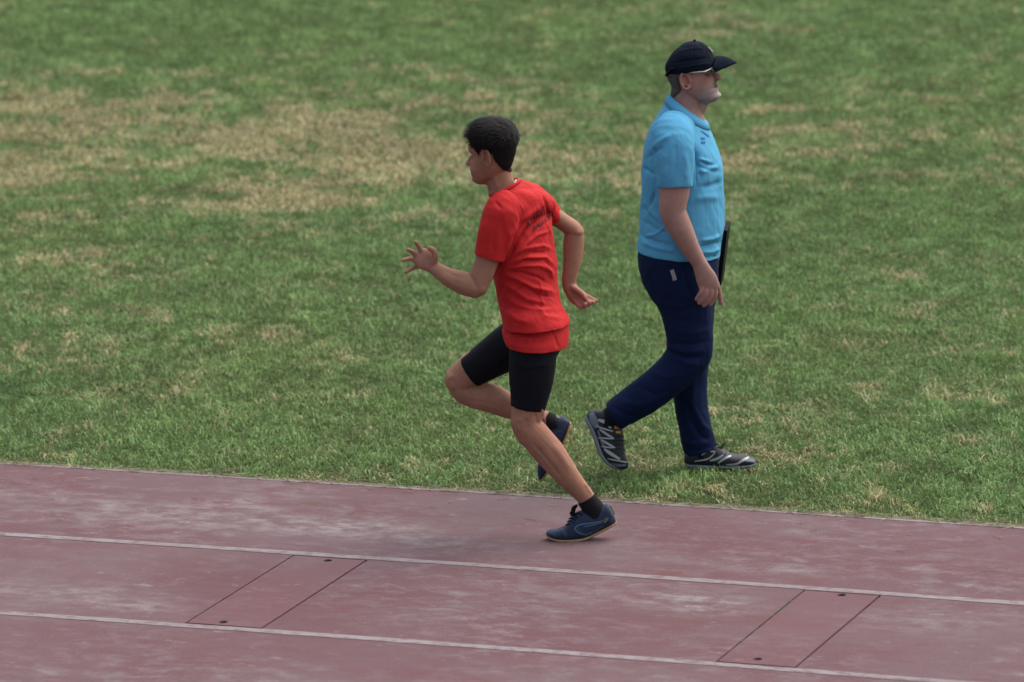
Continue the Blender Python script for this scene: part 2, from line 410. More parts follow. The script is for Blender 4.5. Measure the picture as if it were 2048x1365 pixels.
ex = bmesh.ops.extrude_edge_only(bm, edges=edge)['geom']
for g in ex:
    if isinstance(g, bmesh.types.BMVert): g.co.z = -0.03
bmesh.ops.recalc_face_normals(bm, faces=bm.faces[:])
me = bpy.data.meshes.new('running_track'); bm.to_mesh(me); bm.free()
tag(link('running_track', me, TRACK), kind='structure')
def ribbon(name, b0, b1, z, material, a0=-40, a1=40, wob=0.0, n=400, th=0.0):
    A = np.linspace(a0, a1, n); V = []; Fc = []
    for i, a in enumerate(A):
        e0 = wob * (fbm(np.array([a * 7.0]), np.array([b0 * 9]), 5)[0] - .5); e1 = wob * (fbm(np.array([a * 7.0]), np.array([b1 * 9 + 3]), 8)[0] - .5)
        V += [(*AB(a, b0 + e0), z), (*AB(a, b1 + e1), z)]
        if i: k = 2 * i; Fc.append((k - 2, k - 1, k + 1, k))
    me = from_np(name, V, Fc, False); bm = bmesh.new(); bm.from_mesh(me); bmesh.ops.recalc_face_normals(bm, faces=bm.faces[:])
    for f in bm.faces:
        if f.normal.z < 0: f.normal_flip()
    bm.to_mesh(me); bm.free()
    return tag(link(name, me, material), kind='structure')
for k in (0, -1, -2, -3, -4, -5, -6): ribbon('lane_line', k * LW - .027, k * LW + .027, TZ + .0016, PAINT, wob=.014)
ribbon('track_edge_line', LW - .024, LW - .003, TZ + .0016, PAINT, wob=.02)
SAND = mat('sandy_soil', (.105, .092, .062), .95, .1, bump=.8, bscale=90, var=.45, vscale=16)
ribbon('soil_verge', LW + .002, LW + .09, -.007, SAND, wob=.10)

GAP = mat('pit_dark', (.055, .038, .037), .95, .1, var=.5, vscale=9)
LIDM = TRACK.copy(); LIDM.name = 'lid_rubber'; _n = LIDM.node_tree; _b = _n.nodes['Principled BSDF']; _s = _b.inputs['Base Color'].links[0].from_socket
_m = _n.nodes.new('ShaderNodeMix'); _m.data_type = 'RGBA'; _m.inputs[0].default_value = .35; _m.inputs[7].default_value = (.105, .048, .052, 1); _n.links.new(_s, _m.inputs[6]); _n.links.new(_m.outputs[2], _b.inputs['Base Color'])
def lid(L, label, holes):
    a0, a1, b0, b1 = L; c = AB((a0 + a1) / 2, (b0 + b1) / 2)
    t = thing('track_lid', label, 'lid', (c[0], c[1], TZ)); t['group'] = 'lids let into the track'
    def prism(r, z0, z1, name, m, g=0.0):
        x0, x1, y0, y1 = r[0] + g, r[1] - g, r[2] + g, r[3] - g; V = [(*AB(a, b), z) for z in (z0, z1) for a, b in ((x0, y0), (x1, y0), (x1, y1), (x0, y1))]
        Fq = [(3, 2, 1, 0), (4, 5, 6, 7), (0, 1, 5, 4), (1, 2, 6, 5), (2, 3, 7, 6), (3, 0, 4, 7)]
        return link(name, from_np(name, V, Fq, False), m, t)
    prism(L, -.014, -.009, 'pit_floor', GAP)
    p = prism(L, -.0075, TZ + .001, 'cover_plate', LIDM, .009)
    for hx in holes:
        bm = bmesh.new(); bmesh.ops.create_cone(bm, cap_ends=True, segments=20, radius1=.014, radius2=.014, depth=.06)
        g = G(*hx); me = bpy.data.meshes.new('c'); bm.to_mesh(me); bm.free(); c_ = bpy.data.objects.new('c', me); col.objects.link(c_); c_.location = (g[0], g[1], TZ)
        md = p.modifiers.new('b', 'BOOLEAN'); md.operation = 'DIFFERENCE'; md.object = c_; md.solver = 'EXACT'
        dg = bpy.context.evaluated_depsgraph_get(); nm = bpy.data.meshes.new_from_object(p.evaluated_get(dg)); p.modifiers.clear(); p.data = nm
        bpy.data.objects.remove(c_)
        R = []; 
        for rr, zz in ((.0142, TZ + .0012), (.0175, TZ + .0025), (.0175, TZ + .0005)):
            R.append([(g[0] + rr * math.cos(q), g[1] + rr * math.sin(q), zz) for q in np.arange(20) * math.pi / 10])
        Vr, Fr = ringed([np.array(r) for r in R], False); link('hole_rim', from_np('hole_rim', Vr, Fr), M['rubber'], t)
    return t
lid(LIDS[0], 'long red inspection lid in second lane, the one at left', [(656, 1123), (447, 1246)])
lid(LIDS[1], 'long red inspection lid in second lane at right, mossy along its left joint', [(1684, 1192), (1516, 1320)])

# ------------------------------------------------------------------ heads
HZ = np.array([  # z, front x, back x, half breadth
    (-.004, .066, .020, .020), (.004, .080, .012, .032), (.014, .088, .004, .041), (.028, .084, -.030, .049), (.040, .088, -.050, .054),
    (.050, .086, -.064, .058), (.060, .089, -.075, .062), (.070, .088, -.083, .065), (.085, .087, -.091, .068), (.100, .085, -.094, .070),
    (.112, .083, -.099, .071), (.126, .091, -.103, .073), (.140, .094, -.105, .0755), (.156, .092, -.105, .077), (.172, .085, -.101, .0765),
    (.188, .073, -.092, .071), (.202, .055, -.076, .061), (.214, .030, -.054, .045), (.2225, .002, -.028, .024)])
def head_parts(S, mtx, scale, puff=0.0, nose=1.0, chin=0.0, back=1.0):
    R = mtx
    def W(p): return np.array([(R @ (Vector(q) * scale))[:] for q in p])
    A = catmull(HZ, 3); rings = []; n = 56; ph = np.arange(n) * 2 * math.pi / n
    for z, xf, xb, hb in A:
        xb = xb * back if xb < 0 else xb
        c, s = np.cos(ph), np.sin(ph); x0 = xb + (xf - xb) * .46
        x = np.where(c > 0, x0 + (xf - x0) * np.abs(c) ** .92, x0 - (x0 - xb) * np.abs(c)); y = hb * np.sign(s) * np.abs(s) ** (.88 + .12 * (c < 0))
        y = y * np.where(c > 0, 1 - .16 * c ** 2 * (z < .13), 1)
        zz = np.full(n, z) + (.016 * (c < 0) * c * c * 0)
        p = np.stack([x, y, zz], 1)
        for sy in (-1, 1):                       # eye sockets, cheekbones, cheeks
            d2 = ((p - np.array([.088, sy * .032, .113])) ** 2).sum(1); p[:, 0] -= .012 * np.exp(-d2 / .00028)
            d2 = ((p - np.array([.070, sy * .050, .088])) ** 2).sum(1); p += np.exp(-d2 / .0006)[:, None] * np.array([.003, sy * .004, 0])
            d2 = ((p - np.array([.062, sy * .046, .050])) ** 2).sum(1); p += np.exp(-d2 / .0009)[:, None] * np.array([.010, sy * .010, 0]) * puff
        d2 = (p[:, 1] / .028) ** 2 + ((p[:, 2] - .051) / .0045) ** 2; p[:, 0] -= .007 * np.exp(-d2) * (p[:, 0] > .05)
        d2 = (p[:, 1] / .02) ** 2 + ((p[:, 2] - .010) / .012) ** 2; p[:, 0] += chin * np.exp(-d2) * (p[:, 0] > .04)
        rings.append(W(p))
    S.add(*ringed(rings))
    def lof(rows, nn=16, sub=3):                 # local rows: x,y,z,rx,ry ellipse in local horizontal plane
        A = catmull(rows, sub); q = np.arange(nn) * 2 * math.pi / nn
        S.add(*ringed([W(np.stack([r[0] + r[3] * np.cos(q), r[1] + r[4] * np.sin(q), np.full(nn, r[2])], 1)) for r in A]))
    nx = lambda x: .084 + (x - .084) * nose
    lof([(.080, 0, .116, .007, .007), (.088, 0, .106, .009, .008), (nx(.095), 0, .094, .011, .010), (nx(.101), 0, .083, .0135, .0145), (nx(.100), 0, .076, .014, .017), (nx(.094), 0, .0695, .009, .011)])
    for z, dz, r in ((.0565, 0, .0048), (.0455, 0, .0052)):   # lips
        q = np.linspace(-1, 1, 9); rows = [(W([(.087 - .011 * t * t, t * .021, z - .001 * t * t)])[0]) for t in q]
        rr = [r * scale * math.sqrt(max(1 - t * t, .04)) for t in q]; S.add(*loft3([(*c, k, k) for c, k in zip(rows, rr)], n=10, sub=2))
    for sy in (-1, 1):                           # ears: rim, bowl, lobe
        ang = np.radians(np.linspace(-85, 205, 15))
        pts = [(-.006 - .0165 * math.cos(a), sy * (.0785 + .012 * (.5 + .5 * math.cos(a))), .115 + .031 * math.sin(a) - .004 * math.cos(a)) for a in ang]
        S.add(*loft3([(*p, .0050 * scale, .0050 * scale) for p in W(pts)], n=10, sub=2))
        bowl = []
        for k in np.linspace(-1, 1, 9):
            rr = math.sqrt(max(1 - k * k, .03))
            bowl.append(W([(-.006 - .0155 * rr * math.cos(q), sy * (.0705 + .015 * (.5 + .5 * math.cos(q)) * rr + (.0 if math.sin(q) > 0 else -.007)), .115 + .028 * k) for q in np.arange(12) * math.pi / 6]))
        S.add(*ringed(bowl))
        S.add(*loft3([(*p, .0065 * scale, .0055 * scale) for p in W([(.000, sy * .076, .094), (-.001, sy * .0765, .088), (-.001, sy * .076, .085)])], n=10, sub=2))
    return W
def head_matrix(fwd, tilt, scale, ear_px, ear_Y, side, lean=0.0):
    """head frame: local x = face direction, z = up; the near ear (y = side*.075) sits on ear_px"""
    f = Vector((fwd[0], fwd[1], 0)).normalized(); up = Vector((0, 0, 1)); left = up.cross(f)
    R = Matrix((f, left, up)).transposed()
    R = R @ Matrix.Rotation(tilt, 3, 'Y') @ Matrix.Rotation(lean, 3, 'X')
    e = R @ (Vector((-.006, side * .078, .115)) * scale); t = Vector(P(ear_px[0], ear_px[1], ear_Y)) - e
    return Matrix.Translation(t) @ R.to_4x4()
def local(co, mtx, scale):
    Mi = np.array(mtx.inverted()); return (np.c_[co, np.ones(len(co))] @ Mi.T)[:, :3] / scale
def polymask(x, z, poly):              # signed distance (positive inside) to a polygon
    p = np.stack([x, z], 1); poly = np.array(poly, float); d, _ = polydist(p, np.vstack([poly, poly[:1]])); ins = np.zeros(len(p), bool)
    for i in range(len(poly)):
        a, b = poly[i], poly[(i + 1) % len(poly)]
        c = (a[1] > z) != (b[1] > z); xi = (b[0] - a[0]) * (z - a[1]) / (b[1] - a[1] + 1e-12) + a[0]; ins ^= c & (x < xi)
    return np.where(ins, d, -d)
def hair_shell(me, mtx, scale, poly, thick, soft=.012, zmin=.02, rag=.004, seed=3):
    co, no = getco(me), getno(me); L = local(co, mtx, scale)
    jag = rag * (fbm(L[:, 0] * 260 + 7, L[:, 2] * 260 + L[:, 1] * 120, seed, 2) - .5) * 2
    sdv = polymask(L[:, 0], L[:, 2], poly) + jag; sdv[(np.abs(L).max(1) > .4)] = -1; sdv[np.abs(L[:, 1]) > .0815] = -1
    keep = sdv > 0; t = thick(L) * smooth01(sdv / soft) * scale; idx = -np.ones(len(co), int); idx[keep] = np.arange(keep.sum())
    Fc = []
    for p in me.polygons:
        q = [idx[i] for i in p.vertices]
        if min(q) >= 0: Fc.append(q)
    return co[keep] + no[keep] * (t[keep] + .0012)[:, None], Fc, no[keep], L[keep], t[keep]
# ------------------------------------------------------------------ the running boy
th = lambda *d: [math.radians(x) for x in d]
g0 = G(1155, 1080)
boy = thing('person', 'boy in red jersey and black tight shorts sprinting left on the track', 'person', (g0[0], g0[1], TZ))
bh_m = head_matrix((-math.cos(math.radians(19)), math.sin(math.radians(19))), math.radians(3), 1.0, (973.5, 316), YB + .005, 1, 0.0)
S = Soup()
head_parts(S, bh_m, 1.0, puff=1.0, nose=.9, back=.90)
# neck and trunk
S.add(*limb(YB, [(996, 345, .085, 27, .050), (1000, 362, .085, 27.5, .050), (1005, 380, .085, 29, .055), (1014, 398, .085, 38, .085), (1030, 425, .08, 50, .11)], n=24))
TOR = [(1005, 380, 1062, 370, .08, .07, 38), (986, 402, 1088, 387, .08, .130, 37), (975, 422, 1096, 414, .08, .158, 36), (977, 452, 1102, 450, .08, .160, 33), (982, 490, 1105, 488, .08, .154, 29),
       (986, 530, 1111, 530, .08, .146, 25), (992, 560, 1111, 558, .08, .140, 21), (999, 600, 1116, 598, .08, .140, 17), (1009, 642, 1130, 640, .08, .146, 15), (1012, 690, 1132, 690, .08, .145, 14)]
def torso(rows, grow, sgn=-1, up=0):
    return [(x0 - grow, y0 + up, x1 + grow, y1 + up, dy, hb + grow * .0019, sgn * math.radians(t)) for x0, y0, x1, y1, dy, hb, t in rows]
S.add(*slabs(YB, torso(TOR, -7)))
# near (left) leg, far (right) leg
S.add(*limb(YB, [(1066, 690, .02, 36, .055), (1064, 740, -.008, 40, .068), (1060, 790, -.015, 37, .066), (1055, 825, -.015, 32.5, .058), (1054, 852, -.015, 31, .056), (1080, 884, -.012, 31, .055), (1103, 911, -.008, 30.5, .054),
                 (1125, 940, -.004, 26, .047), (1149, 969, 0, 21.5, .039), (1173, 997, 0, 18, .034), (1190, 1022, 0, 20, .034), (1192, 1040, 0, 22, .034)]))
S.add(*limb(YB, [(1054, 840, -.02, 24, .05), (1044, 858, -.02, 14, .035), (1052, 872, -.02, 20, .04)]))          # kneecap
S.add(*limb(YB, [(1045, 680, .16, 40, .065), (1010, 700, .19, 38, .067), (974, 723, .21, 38, .068), (940, 745, .225, 35, .060), (918, 762, .23, 31, .056)]))
S.add(*limb(YB, [(917, 758, .23, 29, .054), (930, 781, .23, 27, .052), (955, 791, .22, 28, .052), (982, 797, .205, 29, .053), (1015, 811, .19, 26, .048), (1055, 826, .17, 20.5, .040), (1096, 842, .155, 17, .034), (1112, 852, .15, 17, .034)]))
# near (left) arm with the spread hand
S.add(*limb(YB, [(1006, 430, -.030, 26, .045), (992, 465, -.055, 27, .048), (979, 505, -.07, 24, .046), (967, 540, -.075, 23.5, .042), (954, 570, -.078, 23, .040), (948, 577, -.078, 21, .038)]))
S.add(*limb(YB, [(958, 572, -.078, 21, .038), (942, 572, -.078, 23, .039), (922, 565, -.07, 23, .040), (898, 555, -.055, 19, .034), (880, 544, -.045, 15.5, .026), (867, 535, -.038, 14, .022), (858, 529, -.034, 15, .020)]))
S.add(*limb(YB, [(870, 537, -.04, 13, .021), (859, 526, -.036, 19, .020), (849, 519, -.033, 22, .019), (840, 514, -.028, 20, .016)]))
def fingers(S, Y0, lst):
    for pts, r in lst: S.add(*tube(Y0, pts, np.linspace(r * 1.45, r, len(pts)), n=10, sub=3))
fingers(S, YB, [([(850, 514, -.03), (843, 503, -.03), (838, 494, -.035), (832, 485, -.045)], .0088), ([(845, 519, -.03), (834, 512, -.025), (826, 505, -.03), (817, 500, -.045)], .0088),
                ([(842, 524, -.03), (829, 521, -.02), (819, 518, -.022), (806, 521, -.035)], .0084), ([(845, 532, -.03), (832, 534, -.02), (822, 539, -.02), (812, 545, -.03)], .0076),
                ([(865, 527, -.045), (870, 513, -.055), (867, 502, -.06), (859, 497, -.064)], .0112)])
# far (right) arm, bent behind the back, hand half closed with the palm up
S.add(*limb(YB, [(1080, 412, .19, 28, .055), (1102, 428, .20, 20, .046), (1124, 443, .205, 17, .042), (1143, 456, .205, 17.5, .040), (1152, 464, .205, 16, .038)]))
S.add(*limb(YB, [(1147, 459, .205, 16, .037), (1148, 472, .205, 20, .038), (1147, 492, .20, 21, .038), (1145, 520, .19, 18.5, .034), (1140, 548, .18, 15.5, .027), (1138, 566, .175, 14.5, .022), (1141, 580, .17, 14, .020)]))
S.add(*limb(YB, [(1138, 568, .175, 13.5, .021), (1144, 582, .17, 15, .020), (1153, 593, .165, 17, .019), (1162, 599, .16, 16, .018)]))
fingers(S, YB, [([(1158, 588, .16), (1170, 592, .15), (1181, 597, .14), (1192, 602, .13)], .0086), ([(1158, 594, .155), (1170, 600, .14), (1180, 605, .125), (1186, 605, .115)], .0088), ([(1156, 600, .15), (1166, 607, .135), (1176, 611, .12), (1179, 606, .112)], .0086),
                ([(1150, 601, .15), (1158, 612, .135), (1168, 615, .12), (1170, 609, .112)], .0080), ([(1146, 576, .155), (1156, 582, .14), (1165, 589, .13), (1170, 596, .122)], .0094)])
me = remesh(S, .0034, 3, .5)
folds(me, [([(1084, 815), (1087, 835), (1094, 855)], 4, .0035), ([(1070, 826), (1074, 850)], 5, -.003), ([(1040, 832), (1034, 848), (1040, 868)], 7, .004), ([(1052, 838), (1054, 860)], 5, -.003), ([(1062, 882), (1090, 915), (1125, 958)], 5, -.0035), ([(1100, 885), (1124, 915), (1142, 945)], 8, .004), ([(1168, 965), (1184, 990)], 3.5, .003), ([(1050, 895), (1085, 930), (1140, 985)], 4, .002),
    ([(925, 783), (945, 778), (962, 771)], 4, -.004), ([(905, 745), (897, 762), (908, 785)], 7, .004), ([(925, 800), (960, 803), (1000, 815)], 5, -.002), ([(935, 545), (948, 562), (955, 580)], 4, -.003), ([(960, 588), (968, 575)], 5, .003), ([(885, 540), (905, 550), (930, 558)], 4, -.002), ([(878, 548), (900, 565), (925, 580)], 5, .002), ([(1130, 480), (1132, 520), (1128, 555)], 4, .002), ([(1160, 462), (1150, 470)], 5, .003), ([(985, 345), (990, 362), (996, 380)], 5, .003), ([(975, 375), (985, 385)], 4, -.003)])
co = getco(me); Lb = local(co, bh_m, 1.0); inh = (np.abs(Lb).max(1) < .3)
rgb = np.tile(np.array([.248, .124, .080]), (len(co), 1)); zh = co[:, 2]
nz = fbm(co[:, 0] * 14, co[:, 2] * 14 + co[:, 1] * 9, 21, 3)[:, None]
rgb *= .86 + .28 * nz; rgb[:, 1:] *= 1.06 - .12 * fbm(co[:, 0] * 6, co[:, 2] * 6, 71, 2)[:, None]
def shade(mask, c, f): rgb[:] = rgb * (1 - (mask * f)[:, None]) + np.array(c) * (mask * f)[:, None]
gs = lambda p, s: np.exp(-(((Lb - np.array(p)) / np.array(s)) ** 2).sum(1)) * inh
for sy in (-1, 1):
    shade(gs((.075, sy * .045, .075), (.03, .03, .022)), (.275, .112, .082), .6)
    shade(gs((-.006, sy * .080, .115), (.022, .02, .032)), (.27, .105, .07), .7)
    shade(np.clip(gs((.088, sy * .033, .132), (.016, .020, .0045)) * 1.6, 0, 1), (.02, .013, .010), .95)    # brow
    shade(np.clip(gs((.080, sy * .034, .113), (.010, .012, .0035)) * 1.5, 0, 1), (.03, .02, .018), .9)      # lashes
shade(np.clip(gs((.090, 0, .051), (.02, .02, .008)) * 1.3, 0, 1), (.23, .08, .068), .7)
hand = np.exp(-(((proj(co) - np.array([830, 512])) / 34) ** 2).sum(1)) + np.exp(-(((proj(co) - np.array([1172, 602])) / 28) ** 2).sum(1))
shade(np.clip(hand, 0, 1), (.29, .132, .105), .7)
paint(me, rgb)
boy_body = link('body', me, M['skin'], boy)
for sy in (1, -1):
    b = bmesh.new(); bmesh.ops.create_uvsphere(b, u_segments=16, v_segments=10, radius=.0115, matrix=bh_m @ Matrix.Translation((.0660, sy * .032, .113))); em = bpy.data.meshes.new('eyeball'); b.to_mesh(em); b.free()
    link('eyeball', em, M['eye'], boy)
# hair: shell on the skull plus short strands
HP = [(.090, .210), (.080, .193), (.060, .172), (.044, .146), (.034, .124), (.026, .124), (.021, .143), (.008, .150), (-.012, .147), (-.026, .128), (-.032, .104), (-.044, .078), (-.056, .052), (-.068, .040), (-.14, .037), (-.14, .26), (.06, .26)]
def bt(L):
    top = smooth01((L[:, 2] - .135) / .075) * (1 - .8 * smooth01((L[:, 0] - .035) / .05)); fr = smooth01((L[:, 0] + .02) / .08)
    lump = .62 * fbm(L[:, 0] * 20 + 3, L[:, 1] * 26 + L[:, 2] * 14, 9, 3) - .31
    return .0028 + .0042 * smooth01((L[:, 2] - .075) / .07) + top * (.030 + .010 * fr + .022 * lump)
HV, HF, HN, HL, HT = hair_shell(me, bh_m, 1.0, HP, bt, soft=.010)
hs = Soup(); hs.add(HV, HF); nsh = len(HV)
Rm = np.array(bh_m.to_3x3()); pick = rng.choice(len(HV), 5200)
sv = []; sf = []
for i in pick:
    p, n_, l_ = HV[i], HN[i], HL[i]; t_ = HT[i]
    if t_ < .002: continue
    top = smooth01(np.array([(l_[2] - .15) / .05]))[0]
    flow = Rm @ np.array([.75 * top - .15, .2 * np.sign(l_[1]), -.8 * (1 - top) + .15 * top]) + rng.normal(0, .17, 3)
    d = unit(flow - n_ * (flow @ n_)); ln = (.009 + .027 * top) * rng.uniform(.6, 1.3); wd = .0011; sd_ = unit(np.cross(d, n_)) * wd
    a = p - n_ * .002; m_ = p + d * ln * .55 + n_ * ln * (.06 + .09 * top); e = p + d * ln + n_ * ln * (.02 + .16 * top * rng.uniform(.0, 1.4))
    b = len(sv); sv += [a - sd_, a + sd_, m_ - sd_ * .8, m_ + sd_ * .8, e]; sf += [(b, b + 1, b + 3, b + 2), (b + 2, b + 3, b + 4)]
hs.add(sv, sf); hm = from_np('hair', hs.v, hs.f)
hc = np.tile(np.array([.0052, .0042, .0040]), (len(hs.v), 1)); hc[nsh:] = np.repeat(np.array([.0048, .0037, .0033]) * rng.uniform(.8, 1.5, (len(sv) // 5, 1)), 5, 0); paint(hm, hc)
link('hair', hm, M['hair'], boy)

# jersey
S = Soup(); S.add(*slabs(YB, torso([(992, 388, 1042, 362, .085, .066, 34), (984, 402, 1074, 374, .082, .112, 36), (976, 416, 1092, 396, .08, .142, 37)] + TOR[2:8], 3) + [(1000, 620, 1126, 618, .072, .166, -math.radians(15)), (1005, 640, 1137, 636, .067, .174, -math.radians(13)), (1006, 653, 1141, 647, .066, .179, -math.radians(13))], n=40))
S.add(*limb(YB, [(1022, 408, -.02, 32, .06), (1006, 422, -.055, 38, .066), (995, 452, -.066, 36, .066), (985, 490, -.072, 32, .062), (978, 517, -.075, 31, .058)], cap='flat', n=28))
S.add(*limb(YB, [(1070, 402, .16, 30, .06), (1090, 413, .195, 24, .058), (1105, 428, .202, 19, .052), (1115, 439, .205, 15.5, .048)], cap='flat', n=24))
S.add(*limb(YB, [(1012, 430, -.035, 30, .05), (1035, 418, .0, 36, .06), (1062, 410, .05, 34, .06), (1085, 410, .12, 24, .06)], n=28))
me = remesh(S, .0037, 3, .45)
BF = [([(1012, 520), (1045, 498), (1085, 492), (1106, 500)], 5, .006), ([(1010, 530), (1050, 515), (1090, 515), (1112, 535)], 5, .008), ([(1012, 538), (1045, 532), (1080, 532), (1110, 548)], 5, .007),
      ([(1000, 545), (1030, 555), (1065, 575), (1110, 585)], 6, .009), ([(1000, 560), (1030, 580), (1055, 598), (1100, 610)], 7, .008), ([(1005, 590), (1040, 612), (1075, 622), (1115, 618)], 7, .006),
      ([(1085, 525), (1100, 542), (1108, 560)], 4, .006), ([(1080, 560), (1082, 590), (1086, 620)], 4, .004), ([(1004, 524), (1012, 505), (1020, 470), (1045, 440), (1085, 410)], 6, .008),
      ([(1016, 522), (1030, 492), (1052, 462), (1090, 428)], 4, -.013), ([(1030, 520), (1050, 490), (1075, 470), (1100, 462)], 4, .006), ([(1024, 530), (1060, 505), (1095, 505)], 3, -.006), ([(1015, 545), (1045, 522), (1085, 522)], 3, -.006), ([(1020, 590), (1050, 572), (1075, 590), (1108, 596)], 3.5, -.005), ([(1008, 545), (1040, 545), (1075, 555), (1100, 570)], 4, -.006), ([(1060, 600), (1090, 632), (1125, 638)], 6, .005),
      ([(972, 440), (962, 470), (958, 505)], 6, .004), ([(990, 455), (985, 485), (988, 512)], 7, -.004), ([(988, 400), (998, 412), (1002, 420)], 4, -.004), ([(1085, 388), (1094, 410), (1100, 440)], 4, -.009), ([(1092, 440), (1102, 470), (1106, 500)], 5, .006),
      ([(1010, 620), (1035, 640), (1060, 646)], 6, .005), ([(1040, 385), (1060, 392), (1080, 400)], 9, .003)]
folds(me, BF, noise=.010, nscale=16, seed=4)
jersey = link('jersey', me, M['red'], boy)
# hem lines, sleeve hem stitching are thin raised rolls
jb = bvh_of(me)
stripes('sleeve_hem', jersey, [([(951, 507), (978, 514), (1006, 522)], 1.6)], M['red'], jersey, .0012)
S = Soup(); S.add(*slabs(YB, [(1012, 640, 1132, 638, .08, .125, -.20), (1006, 654, 1136, 648, .076, .146, -.20), (1004, 664, 1138, 660, .074, .158, -.20), (1007, 677, 1138, 676, .071, .172, -.18), (1012, 688, 1137, 692, .070, .178, -.18)], n=40))
me = remesh(S, .0032, 1, .4)
folds(me, [([(1016, 655), (1012, 672), (1020, 688)], 4, -.002), ([(1024, 660), (1022, 680), (1028, 695)], 4, .006), ([(1030, 672), (1070, 680), (1120, 670)], 6, .004), ([(1100, 660), (1112, 680), (1118, 700)], 4, -.004), ([(1060, 670), (1056, 690)], 5, .004)], noise=.003, nscale=18, seed=9)
und = link('under_layer', me, M['red'], boy); und['label'] = 'red hem hanging out below the jersey'
stripes('hem_seam', und, [([(1022, 694), (1060, 697), (1100, 699), (1134, 697)], 1.5)], M['red'], und, .0012)
def ringtube(Y0, p0, p1, dy, b, r, n=40):
    a = P(*p0, Y0 + dy); c = P(*p1, Y0 + dy); C = (a + c) / 2; u = (c - a) / 2; w_ = unit(np.cross(unit(u), np.cross(unit((C - CAM) * np.array([1, 1, 0])), unit(u))))
    q = np.arange(n) * 2 * math.pi / n; rings = []
    for t in q:
        ctr = C + u * math.cos(t) + w_ * b * math.sin(t); o = unit(u * math.cos(t) / np.linalg.norm(u) + w_ * math.sin(t)); up_ = unit(np.cross(u, w_))
        rings.append(np.array([ctr + o * r * .55 * math.cos(s) + up_ * r * math.sin(s) for s in np.arange(8) * math.pi / 4]))
    V_, F_ = ringed(rings, False); m = len(rings)
    for j in range(8): F_.append(((m - 1) * 8 + j, (m - 1) * 8 + (j + 1) % 8, (j + 1) % 8, j))
    return V_, F_
v_, f_ = ringtube(YB, (979, 391), (1037, 361), .085, .070, .0080); link('collar', from_np('collar', v_, f_), M['red'], jersey)
S = Soup(); S.add(*tube(YB, [(1026, 371, .035), (1029.5, 366, .042), (1031.5, 361, .055)], .0042, n=8)); link('collar_tag', from_np('collar_tag', S.v, S.f), M['white'], jersey)
lettering('back_print', jersey, 'ATHLET', (1054, 456), (12.5 * .80, -12.5 * .78), (-2.5, -13.5), M['ink'], jersey)
lettering('back_print', jersey, 'BALLON', (1066, 463), (12 * .86, -12 * .62), (-1.5, -13), M['ink'], jersey)
# shorts
S = Soup(); S.add(*slabs(YB, [(1016, 668, 1130, 668, .08, .138, -.22), (1022, 700, 1122, 700, .08, .135, -.2), (1030, 716, 1112, 716, .06, .12, -.2)]))
S.add(*limb(YB, [(1066, 678, -.005, 48, .082), (1065, 720, -.008, 47.5, .084), (1062, 765, -.012, 44, .077), (1058, 800, -.015, 37.5, .067), (1055, 817, -.015, 35, .063)], cap='flat', n=28))
S.add(*limb(YB, [(1045, 680, .16, 50, .082), (1012, 699, .19, 46, .08), (980, 719, .207, 40, .074), (958, 733, .215, 36.5, .069), (940, 745, .222, 34, .065)], cap='flat', n=28))
me = remesh(S, .0045, 3, .5); folds(me, [([(1020, 720), (1050, 735), (1100, 728)], 6, .003), ([(1000, 735), (1020, 715)], 5, -.005), ([(960, 745), (985, 755), (1010, 742)], 5, .003)], noise=.004, nscale=14)
shorts = link('shorts', me, M['black'], boy)
# socks and shoes
def sock(Y0, rows, parent):
    S = Soup(); S.add(*limb(Y0, rows, cap='flat')); return link('sock', remesh(S, .0035, 2), M['sock'], parent)
sock(YB, [(1172.5, 997, 0, 20.5, .037), (1179, 1007, 0, 20.5, .037), (1188, 1020, 0, 22, .038), (1192, 1036, 0, 22, .036)], boy)
sock(YB, [(1090, 840, .157, 19, .037), (1102, 846, .153, 19, .037), (1116, 854, .15, 19, .036)], boy)
def shoe(Y0, rows, upm, solem, parent, sole_px, label=None, sole_up=(0, -1), wide=.003, vox=.0035):
    """rows: bottom px, top px, dy, half breadth"""
    S = Soup(); S.add(*slabs(Y0, [(b[0], b[1], t[0], t[1], dy, hb, 0.0) for b, t, dy, hb in rows], n=32, pw=2.6, sub=5))
    me = remesh(S, vox, 3, .5); s = link('shoe', me, upm, parent)
    if label: s['label'] = label
    S = Soup(); R = []
    for b, t, dy, hb in rows:
        d = unit(np.array(t, float) - np.array(b, float)); q = np.array(b, float) - d * 1.0; r = q + d * sole_px
        R.append((q[0], q[1], r[0], r[1], dy, hb * .93 + wide, 0.0))
    S.add(*slabs(Y0, R, n=32, pw=4.5, sub=5)); so = link('sole', remesh(S, .003, 2, .5), solem, s)
    return s, so
r1 = [((1233, 1045), (1226, 1026), 0, .022), ((1224, 1051), (1216, 1009), 0, .033), ((1208, 1059), (1204, 1012), 0, .036), ((1190, 1068), (1183, 1022), 0, .037), ((1170, 1077), (1163, 1021), 0, .038), ((1150, 1080), (1147, 1029), 0, .042),
      ((1132, 1080), (1133, 1050), 0, .045), ((1114, 1079), (1117, 1058), 0, .043), ((1101, 1076), (1103, 1060), 0, .035), ((1092, 1071), (1093, 1063), 0, .018)]
s1, so1 = shoe(YB, r1, M['shoe'], M['sole'], boy, 5.0)
stripes('logo_print', s1, [([(1214, 1034), (1205, 1042), (1180, 1047), (1160, 1050), (1150, 1057), (1157, 1066), (1172, 1070), (1184, 1065)], 2.6), ([(1204, 1045), (1183, 1051), (1167, 1054)], 2.2)], M['lblue'], s1)
